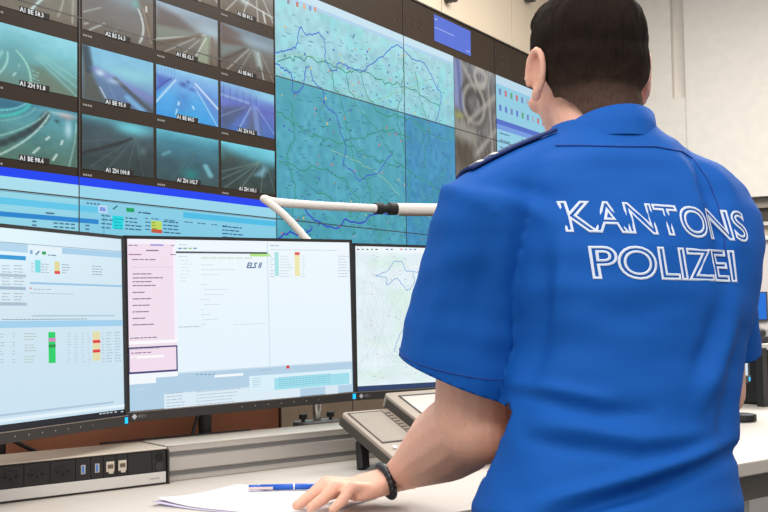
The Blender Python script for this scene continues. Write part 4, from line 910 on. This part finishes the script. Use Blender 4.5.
# ---- body: one continuous surface
bm = bmesh.new()
torso = [(hp+UP*(-.06), .135, .095), (hp, .14, .098), (at(618, 450, 1.345), .122, .088), (at(624, 400, 1.36), .120, .088), (at(630, 330, 1.40), .122, .085), (at(634, 260, 1.43), .132, .088), (at(630, 215, 1.445), .135, .085), (at(615, 175, 1.455), .115, .075), (at(606, 155, 1.462), .07, .06)]
def loft(bm, rings, R_, F_, seg=40, p=2.3, cap=True):
    L = []
    for c, a, b in rings:
        rr_ = []
        for k in range(seg):
            t = 2*math.pi*k/seg; ct, st = math.cos(t), math.sin(t)
            rr_.append(bm.verts.new(c + R_*(a*math.copysign(abs(ct)**(2/p), ct)) + F_*(b*math.copysign(abs(st)**(2/p), st))))
        L.append(rr_)
    for A, B in zip(L, L[1:]):
        for k in range(seg): bm.faces.new((A[k], A[(k+1) % seg], B[(k+1) % seg], B[k]))
    if cap: bm.faces.new(L[0][::-1]); bm.faces.new(L[-1])
loft(bm, torso, TR, TF)
for S in (SL, SR): tube(bm, [S, S.lerp(NB, .5)-UP*.015], [.048, .046], 14)
# neck and head
tube(bm, [NB+UP*(-.03), NB.lerp(Hd(0, .0, -.05), .55), Hd(0, .004, -.045), Hd(0, .008, 0)], [(.068, .066), (.060, .058), (.058, .056), (.058, .056)], 20)
ellipsoid(bm, Hd(0, .006, .032), .0745, .094, .086, HR, HF, HU)
ellipsoid(bm, Hd(0, .040, -.022), .060, .066, .070, HR, HF, HU)
ellipsoid(bm, Hd(0, .060, -.062), .045, .042, .042, HR, HF, HU)          # chin and jaw
ellipsoid(bm, Hd(0, .098, .018), .050, .012, .012, HR, HF, HU)           # brow
tube(bm, [Hd(0, .104, .012), Hd(0, .120, -.014), Hd(0, .118, -.022)], [.007, .012, .013], 10)
for s_ in (-1, 1):
    ellipsoid(bm, Hd(s_*.012, .112, -.022), .008, .009, .007, HR, HF, HU)
    ellipsoid(bm, Hd(s_*.042, .080, -.018), .020, .020, .016, HR, HF, HU)  # cheek
ellipsoid(bm, Hd(0, .102, -.045), .022, .008, .0045, HR, HF, HU); ellipsoid(bm, Hd(0, .101, -.054), .019, .008, .0055, HR, HF, HU)
for s_ in (-1, 1):                                                          # ears: helix rim, lobe and bowl
    ec_ = Hd(s_*.078, -.004, -.002); o1 = (HR*s_*.86-HF*.50).normalized(); u1 = (HU*.97-HF*.22).normalized(); w1 = o1.cross(u1)
    rim = [ec_+u1*(.032*math.sin(a))+(HF*.85+HR*s_*.3).normalized()*(-.016*math.cos(a))+o1*(.010) for a in np.linspace(-1.2, 3.6, 15)]
    tube(bm, rim, [.0038]+[.0054]*13+[.0040], 8)
    ellipsoid(bm, ec_+o1*.001, .016, .0042, .029, (HF*.85+HR*s_*.3).normalized(), o1, u1)
    ellipsoid(bm, ec_-u1*.029+o1*.006, .010, .006, .011, (HF*.85+HR*s_*.3).normalized(), o1, u1)
# arms
limb(bm, SL, EL, [(0, .052), (.3, .057), (.6, .056), (.85, .053), (1, .053)])
limb(bm, EL, WL, [(0, .053), (.15, .0565), (.35, .0545), (.6, .043), (.85, .0315), (1, (.029, .026))])
ellipsoid(bm, EL-TF*.010-UP*.004, .048, .046, .050)
limb(bm, SR, ER, [(0, .050), (.4, .050), (.8, .044), (1, .043)])
limb(bm, ER, WR, [(0, .043), (.3, .043), (.7, .034), (1, .028)])
# hands: palm plus five fingers
def hand(bm, W, d, side, pitch=-.12, tips=None, tipz=None, curl=1.0):
    """W wrist, d finger direction (horizontal), side=+1: thumb on the right of d"""
    d = Vector((d[0], d[1], 0)).normalized(); rgt = Vector((d.y, -d.x, 0))*side
    dn = (d+UP*pitch).normalized(); up = rgt.cross(dn)*side
    if up.z < 0: up = -up
    def H(f_, s_, u): return W + dn*f_ + rgt*s_ + up*u
    # palm as a flattened loft
    rings = []
    for f_, hw, ht, u in ((-.02, .028, .024, .0), (.0, .029, .020, -.001), (.025, .036, .017, -.003), (.055, .042, .0155, -.003), (.082, .042, .0125, -.004), (.095, .036, .009, -.006)):
        rings.append((H(f_, .0, u), hw*1.08, ht*1.12))
    loft(bm, rings, rgt, up, 20, 2.5)
    K = [(.092, .031, .0098, .073), (.098, .010, .0102, .082), (.094, -.0115, .0096, .075), (.084, -.031, .0086, .060)]
    for i, (f_, s_, r, L) in enumerate(K):
        r *= 1.13; s_ *= 1.02
        sp = s_*.20/.03*.035 if tips is None else tips[i]
        base = H(f_-.012, s_, .001); fd = (d*math.cos(sp)+rgt*math.sin(sp)).normalized()
        zt = tipz
        p1 = base + fd*(L*.48) + UP*(.006*curl); p2 = base + fd*(L*.80); p3 = base + fd*(L*1.06)
        z_tip = zt+r*.78; p2.z = z_tip+.010*curl; p3.z = z_tip; p1.z = max(p1.z, p2.z+.002) if curl < 1.5 else p1.z
        tube(bm, [H(f_-.035, s_*.85, -.001), base, p1, p2, p3], [r*.9, r*1.06, r*.98, r*.9, r*.72], 10)
        ellipsoid(bm, base+up*.002, r*.9, r*.9, r*.75, rgt, dn, up, 10, 8)
    t0 = H(.018, .026, -.004); t1 = H(.048, .050, -.006); t2 = H(.074, .058, 0); t3 = H(.098, .060, 0)
    t2.z = min(t2.z, tipz+.016); t3.z = tipz+.009; t1.z = max(t1.z, tipz+.016)
    tube(bm, [t0, t1, t2, t3], [.0155, .0135, .0108, .0078], 10)
    return H
HLd = (-.90, -.44)
hand(bm, WL, HLd, 1, -.17, tips=(.05, .0, -.06, -.14), tipz=.7445)
hand(bm, WR, (-.22, .97), -1, -.30, tips=(.08, 0, -.08, -.18), tipz=.741, curl=1.0)
# legs inside the trousers
LF, RF = Vector((.17, 1.16, .0)), Vector((.42, 1.22, .0))
LH, RH = hp-TR*.08, hp+TR*.08
for Hh, Ft in ((LH, LF), (RH, RF)):
    kn = Vector((Hh.x*.5+Ft.x*.5, Hh.y*.5+Ft.y*.5+.04, .44)); an_ = Vector((Ft.x, Ft.y, .09))
    tube(bm, [Hh, Hh.lerp(kn, .5), kn, kn.lerp(an_, .4), an_], [.075, .07, .052, .05, .036], 14)
body_me = remesh(bm, .0034, 3, .5)
pp('body', body_me, SKIN)
# eyes
for s_ in (-1, 1):
    bm = bmesh.new(); ellipsoid(bm, Hd(s_*.031, .0915, .004), .0125, .0125, .0125, HR, HF, HU, 12, 8); pp('eye', bm, mat('eye_white', (236, 234, 230), .3))
    bm = bmesh.new(); ellipsoid(bm, Hd(s_*.031, .1015, .004), .0055, .003, .0055, HR, HF, HU, 10, 6); pp('iris', bm, mat('iris_brown', (70, 46, 32), .3))
# ---- hair: short, clipped close at the nape
bm = bmesh.new()
ellipsoid(bm, Hd(0, -.004, .046), .081, .101, .088, HR, HF, HU, 28, 18)
ellipsoid(bm, Hd(0, -.018, .010), .0785, .082, .075, HR, HF, HU, 28, 18)
ellipsoid(bm, Hd(0, .035, .095), .066, .066, .036, HR, HF, HU, 24, 14)
ellipsoid(bm, Hd(0, -.018, -.058), .0650, .0520, .075, HR, HF, HU, 24, 14)
tube(bm, [Hd(0, -.006, -.01), NB.lerp(Hd(0, 0, -.05), .42)-TF*.001], [.0655, .0650], 24)
hair_me = remesh(bm, .004, 4, .5)
bmh = bmesh.new(); bmh.from_mesh(hair_me); kill = []
for v in bmh.verts:
    q = v.co-HC; r_, f_, u_ = q.dot(HR), q.dot(HF), q.dot(HU)
    n_ = noise.noise(Vector((r_*60, f_*60, u_*22)))*.0022+noise.noise(Vector((r_*190, f_*190, u_*50)))*.0011
    v.co += v.normal*n_
    # hair line: forehead, temples, around the ears, nape
    line = -.125 if f_ < -.045 else (-.125+(f_+.045)/.04*.133 if f_ < -.005 else (.008+.03*min(1, max(0, (f_-.03)/.03)) if f_ < .06 else .062))
    lim = .080-max(0, -.012-u_)/.09*.036
    if u_ < line or (u_ < -.012 and abs(r_) > lim): kill.append(v)
bmesh.ops.delete(bmh, geom=kill, context='VERTS')
for _ in range(5):                                       # even out the cut edge
    mv = {}
    for e_ in bmh.edges:
        if e_.is_boundary:
            for a_, b_ in (e_.verts, reversed(e_.verts)): mv.setdefault(a_, []).append(b_.co.copy())
    for v, q in mv.items():
        if len(q) == 2: v.co = v.co*.4+(q[0]+q[1])*.3
bmh.to_mesh(hair_me); bmh.free()
def hair_mat():
    m = bpy.data.materials.new('hair_dark'); m.use_nodes = True; nt = m.node_tree; b = nt.nodes['Principled BSDF']; b.inputs['Roughness'].default_value = .8; b.inputs['Specular IOR Level'].default_value = .08
    tc = nt.nodes.new('ShaderNodeTexCoord'); nz = nt.nodes.new('ShaderNodeTexNoise'); nz.inputs['Scale'].default_value = 1.0; nz.inputs['Detail'].default_value = 4
    mp = nt.nodes.new('ShaderNodeMapping'); mp.inputs['Scale'].default_value = (260, 260, 40); nt.links.new(tc.outputs['Object'], mp.inputs['Vector']); nt.links.new(mp.outputs['Vector'], nz.inputs['Vector'])
    sx = nt.nodes.new('ShaderNodeSeparateXYZ'); nt.links.new(tc.outputs['Object'], sx.inputs['Vector'])
    mr = nt.nodes.new('ShaderNodeMapRange'); mr.inputs['From Min'].default_value = HC.z-.075; mr.inputs['From Max'].default_value = HC.z+.01; nt.links.new(sx.outputs['Z'], mr.inputs['Value'])
    cr = nt.nodes.new('ShaderNodeValToRGB'); cr.color_ramp.elements[0].color = (*lin((96, 74, 64)), 1); cr.color_ramp.elements[1].color = (*lin((40, 31, 26)), 1); nt.links.new(mr.outputs['Result'], cr.inputs['Fac'])
    ml_ = nt.nodes.new('ShaderNodeMix'); ml_.data_type = 'RGBA'; ml_.blend_type = 'MULTIPLY'; ml_.inputs[0].default_value = .6
    nt.links.new(cr.outputs['Color'], ml_.inputs[6]); nt.links.new(nz.outputs['Fac'], ml_.inputs[7]); nt.links.new(ml_.outputs[2], b.inputs['Base Color'])
    bp = nt.nodes.new('ShaderNodeBump'); bp.inputs['Strength'].default_value = .5; bp.inputs['Distance'].default_value = .003; nt.links.new(nz.outputs['Fac'], bp.inputs['Height']); nt.links.new(bp.outputs['Normal'], b.inputs['Normal'])
    return m
pp('hair', hair_me, hair_mat(), label='short dark brown hair')
# ---- shirt
BLUE = mat('uniform_blue', (8, 84, 170), .75, bump=.25, scale=700, vary=.04, spec=.2)
bm = bmesh.new()
rings = [(hp+UP*(-.075)-TR*.003, .168, .122), (hp+UP*(-.03), .168, .126), (hp+UP*.012, .170, .130), (at(608, 478, 1.34), .164, .122), (at(615, 440, 1.35), .156, .116), (at(621, 400, 1.365), .153, .115), (at(629, 340, 1.388), .156, .119), (at(631, 290, 1.405), .175, .125),
         (at(632, 250, 1.42), .182, .126), (at(629, 215, 1.44), .185, .121), (at(623, 190, 1.45), .178, .111), (at(615, 168, 1.456), .155, .098), (at(609, 152, 1.46), .115, .084), (at(605, 138, 1.463), .080, .072), (at(603, 126, 1.465), .068, .066)]
loft(bm, rings, TR, TF, 48, 2.25)
hemL = EL.lerp(SL, .23)+Vector((-.024, 0, 0)); aL = (hemL-SL).normalized()
tube(bm, [SL+TR*.05+UP*.012, SL, SL.lerp(hemL, .35), SL.lerp(hemL, .7), hemL, hemL+aL*.03], [.060, .0715, .076, .082, (.088, .084), (.090, .086)], 24, cap='flat')
for S_ in (SL, SR): tube(bm, [S_+UP*.004, S_.lerp(NB, .35)+UP*.004, S_.lerp(NB, .7)-UP*.006, NB-UP*.02], [.062, .060, .056, .05], 20)
hemR = SR.lerp(ER, .76); aR = (hemR-SR).normalized()
tube(bm, [SR-TR*.05+UP*.015, SR, SR.lerp(hemR, .4), hemR, hemR+aR*.05], [.056, .064, .066, .067, .068], 24)
sh_me = remesh(bm, .0055, 6, .5)
bms = bmesh.new(); bms.from_mesh(sh_me); bms.normal_update()
def seg2(p, a, b):
    ax, az, bx, bz_ = a.x, a.z, b.x, b.z; dx, dz = bx-ax, bz_-az; t = max(0, min(1, ((p.x-ax)*dx+(p.z-az)*dz)/(dx*dx+dz*dz+1e-12)))
    return math.hypot(p.x-ax-t*dx, p.z-az-t*dz), t
FY = 1.30
folds = [  # pixel-traced creases on the back: points, width (m), height (m, negative = valley)
    ([(684, 150), (700, 168), (712, 195), (722, 235), (727, 275)], .012, -.010), ([(700, 160), (722, 180), (738, 205)], .010, .005),
    ([(672, 148), (690, 172), (700, 200)], .010, .004), ([(735, 300), (728, 335), (716, 370), (700, 405)], .012, .008), ([(722, 300), (712, 340), (696, 375)], .012, -.006), ([(742, 330), (736, 370), (728, 410), (722, 445)], .010, -.006),
    ([(545, 250), (542, 300), (536, 350), (522, 405)], .016, -.009), ([(562, 230), (560, 280), (556, 330)], .014, .005),
    ([(520, 395), (556, 402), (600, 412), (648, 414)], .010, -.006), ([(520, 385), (556, 390), (610, 400)], .009, .005), ([(540, 425), (590, 430), (640, 440), (690, 436)], .012, .006), ([(530, 440), (580, 447), (640, 455)], .010, -.006),
    ([(735, 452), (690, 472), (640, 490), (590, 505), (550, 520)], .010, -.014), ([(735, 440), (690, 460), (640, 478), (590, 492), (540, 505)], .012, .010), ([(640, 455), (680, 450), (720, 438)], .009, -.004),
    ([(460, 200), (452, 250), (440, 300), (420, 345)], .014, .004), ([(490, 240), (478, 290), (470, 340)], .016, -.005), ([(505, 200), (500, 260), (505, 320), (512, 380)], .016, .006), ([(570, 165), (600, 158), (650, 160)], .012, .003),
    ([(480, 180), (520, 188), (560, 200)], .012, -.004), ([(478, 196), (520, 206), (556, 222)], .012, .004)]
FO = [([at(x, y, FY) for x, y in pts], w, h_) for pts, w, h_ in folds]
for v in bms.verts:
    q = v.co; d = 0
    if v.normal.y < .35:
        k = min(1, (.35-v.normal.y)/.5)
        # compare along the line of sight-free frontal projection scaled to the fold's reference depth
        s_ = FY/max(q.y, .5); pq = Vector((q.x*s_, 0, (q.z-EYE)*s_+EYE))
        for pts, w, h_ in FO:
            m = 9; tt = 0; n_ = len(pts)-1
            for i in range(n_):
                dd, t = seg2(pq, pts[i], pts[i+1])
                if dd < m: m, tt = dd, (i+t)/n_
            if m < 3*w: d += h_*math.exp(-(m/w)**2)*(math.sin(math.pi*(.12+.76*tt)))*k
    d += noise.noise(q*9)*.0040+noise.noise(Vector((q.x*14, q.y*14, q.z*34)))*.0022
    v.co += v.normal*d*1.25
# open the sleeves and the lower hem
def trim(center, axis, radius, test=lambda c: True):
    fs = [f_ for f_ in bms.faces if (f_.calc_center_median()-center).length < radius and test(f_.calc_center_median())]
    geo = list({v for f_ in fs for v in f_.verts})+list({e for f_ in fs for e in f_.edges})+fs
    bmesh.ops.bisect_plane(bms, geom=geo, plane_co=center, plane_no=axis, clear_outer=True)
tc_ = at(621, 390, 1.365)
trim(hemL, (aL+Vector((-.20, -.05, 0))).normalized(), .15, lambda c: ((c-tc_).dot(TR)/.158)**2+((c-tc_).dot(TF)/.120)**2 > 1.0 and ((c-hemL)-aL*(c-hemL).dot(aL)).length < .125); trim(hemR, aR, .12, lambda c: (c-hp).dot(TR) > .08); trim(hp-UP*.068, -UP, .6, lambda c: c.z < hp.z-.05)
bms.to_mesh(sh_me); 
bvh = BVHTree.FromBMesh(bms)
shirt = pp('shirt', sh_me, BLUE, label='bright blue short sleeved uniform shirt')
sm_ = shirt.modifiers.new('thickness', 'SOLIDIFY'); sm_.thickness = .0022; sm_.offset = -1
def on_shirt(x, y, lift=.0015, Y=1.0):
    v = ray(x, y).normalized(); h_ = bvh.ray_cast(CAM, v)
    return (h_[0]+h_[1]*lift, h_[1]) if h_[0] is not None else (None, None)
def seam(name, pts, r, m, lift=.0008):
    q = []
    for a, b in zip(pts, pts[1:]):
        for k in range(6):
            t = k/6; p_, n_ = on_shirt(a[0]+(b[0]-a[0])*t, a[1]+(b[1]-a[1])*t, lift)
            if p_ is not None: q.append(p_)
    if len(q) > 2: bm = bmesh.new(); tube(bm, q, r, 6); pp(name, bm, m, shirt)
M_dkb = mat('seam_blue', (14, 58, 140), .8)
seam('yoke_seam', [(556, 146), (585, 146), (620, 147), (655, 147), (682, 152), (694, 160)], .0011, M_dkb)
seam('armhole_seam', [(694, 160), (708, 180), (718, 205), (724, 235), (726, 265)], .0007, M_dkb, .0004)
hm = []
for k in range(25):
    a = 2*math.pi*k/24; fr_ = frames_along([hemL-aL*.1, hemL-aL*.022])[1]; o_ = hemL-aL*.022; dr = fr_[2]*math.cos(a)+fr_[3]*math.sin(a)
    h_ = bvh.ray_cast(o_+dr*.16, -dr)
    if h_[0] is not None and (h_[0]-o_).length < .104: hm.append(h_[0]+h_[1]*.0005)
if len(hm) > 5: bm = bmesh.new(); tube(bm, hm, .0009, 6); pp('sleeve_hem_stitch', bm, M_dkb, shirt)
# collar
bm = bmesh.new(); seg_ = 48; cb = []
cc0, cc1 = at(604, 147, 1.448), at(607, 130, 1.462)
for lvl, (cz, a, b, tilt) in enumerate(((cc0, .0735, .070, .10), (cc0.lerp(cc1, .5), .0705, .067, .22), (cc1, .0655, .0625, .40), (cc1+UP*.001, .0625, .0595, .40), (cc0.lerp(cc1, .4), .066, .063, .2))):
    rr_ = []
    for k in range(seg_):
        t = 2*math.pi*k/seg_; x_, y_ = a*math.cos(t), b*math.sin(t); rr_.append(bm.verts.new(cz+TR*x_+TF*y_-UP*(y_*tilt)))
    cb.append(rr_)
for A, B in zip(cb, cb[1:]):
    for k in range(seg_): bm.faces.new((A[k], A[(k+1) % seg_], B[(k+1) % seg_], B[k]))
pp('collar', bm, BLUE, shirt)
# shoulder straps
def strap(p0, p1, wdt, label):
    pts = []; n_ = 12; bm = bmesh.new(); L = []
    ax = (p1-p0).normalized(); sdv = UP.cross(ax).normalized()
    for i in range(n_+1):
        q = p0.lerp(p1, i/n_); row = []
        for s_ in (-1, -.33, .33, 1):
            o_ = q+sdv*(s_*wdt)+UP*.15; h_ = bvh.ray_cast(o_, -UP); row.append((h_[0] if h_[0] is not None else q+sdv*(s_*wdt))+UP*.003)
        L.append(row)
    vb = [[bm.verts.new(p) for p in r] for r in L]
    for A, B in zip(vb, vb[1:]):
        for k in range(3): bm.faces.new((A[k], A[k+1], B[k+1], B[k]))
    o = pp('shoulder_strap', bm, mat('strap_navy', (16, 44, 104), .7), shirt, label=label); s_ = o.modifiers.new('t', 'SOLIDIFY'); s_.thickness = .004; s_.offset = 1
    for j in (1, 3):
        bm = bmesh.new(); a, b = L[j], L[j+1]; vv = [bm.verts.new(p+UP*.0045) for p in (a[0], a[1], a[2], a[3])]; v2 = [bm.verts.new(p.lerp(q_, .6)+UP*.0045) for p, q_ in zip(a, b)]
        for k in range(3): bm.faces.new((vv[k], vv[k+1], v2[k+1], v2[k]))
        q_ = pp('rank_bar', bm, mat('rank_silver', (206, 208, 214), .4), o); s2 = q_.modifiers.new('t', 'SOLIDIFY'); s2.thickness = .0012; s2.offset = 1
nb2 = NB+TF*.01
strap(SL-TR*.025+TF*.012, SL.lerp(NB, .55)+TF*.012, .024, 'navy shoulder strap with silver bars')
strap(SR+TR*.02+TF*.012, SR.lerp(NB, .55)+TF*.012, .024, 'navy shoulder strap with silver bars')
# lettering on the back, outlined capitals
M_let = mat('white_print', (206, 216, 236), .6)
def lettering(word, px0, px1, pyc, hpx):
    """lettering pressed onto the shirt along the back, between two points of it"""
    a = on_shirt(px0[0], px0[1])[0]; b = on_shirt(px1[0], px1[1])[0]
    V, Fc = text_polys(word, 1.0, outline=.026, bold=.006, res=5)
    xs = [v[0] for v in V]; ys = [v[1] for v in V]; x0, x1, y0, y1 = min(xs), max(xs), min(ys), max(ys)
    X = (b-a); ln_ = X.length; X = X/ln_; H_ = hpx*1.33/FPX; Z = UP-X*UP.dot(X); Z.normalize(); out = []
    for v in V:
        p_ = a + X*((v[0]-x0)/(x1-x0)*ln_) + Z*((v[1]-y0)/(y1-y0)*H_) ; h_ = bvh.ray_cast(p_-TF*.3, TF)
        out.append((h_[0]+h_[1]*(.0007+max(0, v[2])*.02)) if h_[0] is not None else p_)
    me = bpy.data.meshes.new(word); me.from_pydata([tuple(q) for q in out], [], Fc)
    o = pp('back_lettering', me, M_let, shirt, smooth=False, label='white outlined capital letters')
lettering('KANTONS', (567, 233), (749, 243), 0, 33)
lettering('POLIZEI', (594, 280), (737, 283), 0, 33)
# wristband of dark beads
bm = bmesh.new(); hd_ = Vector((*HLd, -.17)).normalized(); wc = WL+hd_*.026; fr_ = frames_along([wc, wc+((EL-WL).normalized()*.25-hd_)])[0]; bt = BVHTree.FromPolygons([v.co for v in body_me.vertices], [tuple(q.vertices) for q in body_me.polygons]); loop = []
for k in range(33):
    a = 2*math.pi*k/32; dr = fr_[2]*math.cos(a)+fr_[3]*math.sin(a); h_ = bt.ray_cast(wc, dr)
    loop.append(wc+dr*(min(h_[3], .055) if h_[0] is not None else .034)+dr*.0035)
tube(bm, loop, .0055, 8)
for q in loop[:-1]: ellipsoid(bm, q, .0066, .0066, .0066, u=10, v=7)
pp('bead_wristband', bm, mat('bead_black', (26, 26, 34), .35), label='black bead wristband')
# trousers, belt and shoes
NAVY = mat('trouser_navy', (36, 40, 54), .85, bump=.2, scale=500)
bm = bmesh.new()
loft(bm, [(hp+UP*(-.10), .158, .115), (hp+UP*(-.03), .156, .114), (hp+UP*.03, .150, .108)], TR, TF, 40, 2.3)
for Hh, Ft in ((LH, LF), (RH, RF)):
    kn = Vector((Hh.x*.5+Ft.x*.5, Hh.y*.5+Ft.y*.5+.04, .44)); an_ = Vector((Ft.x, Ft.y, .055))
    tube(bm, [Hh-UP*.02, Hh.lerp(kn, .5), kn, kn.lerp(an_, .5), an_], [.088, .083, .068, .064, .06], 18)
pp('trousers', remesh(bm, .009, 4), NAVY)
for Ft in (LF, RF):
    bm = bmesh.new(); f0 = Ft+UP*.032; tube(bm, [f0-TF*.05, f0+TF*.04, f0+TF*.13, f0+TF*.19], [(.036, .031), (.038, .031), (.044, .029), (.036, .022)], 16); tube(bm, [Ft+UP*.04, Ft+UP*.10], .046, 14)
    sh = remesh(bm, .006, 3)
    for v in sh.vertices: v.co.z = max(v.co.z, .012)
    o = pp('shoe', sh, mat('shoe_black', (24, 24, 25), .4))
    bm = bmesh.new(); prism(bm, [(Ft.x+TR.x*a*wd_+TF.x*b, Ft.y+TR.y*a*wd_+TF.y*b) for a, b, wd_ in ((-1, -.07, .034), (1, -.07, .034), (1, .06, .042), (1, .15, .045), (.5, .215, .042), (-.5, .215, .042), (-1, .15, .045), (-1, .06, .042))], .0005, .0125); pp('sole', bm, mat('sole_black', (16, 16, 16), .7), o, smooth=False)
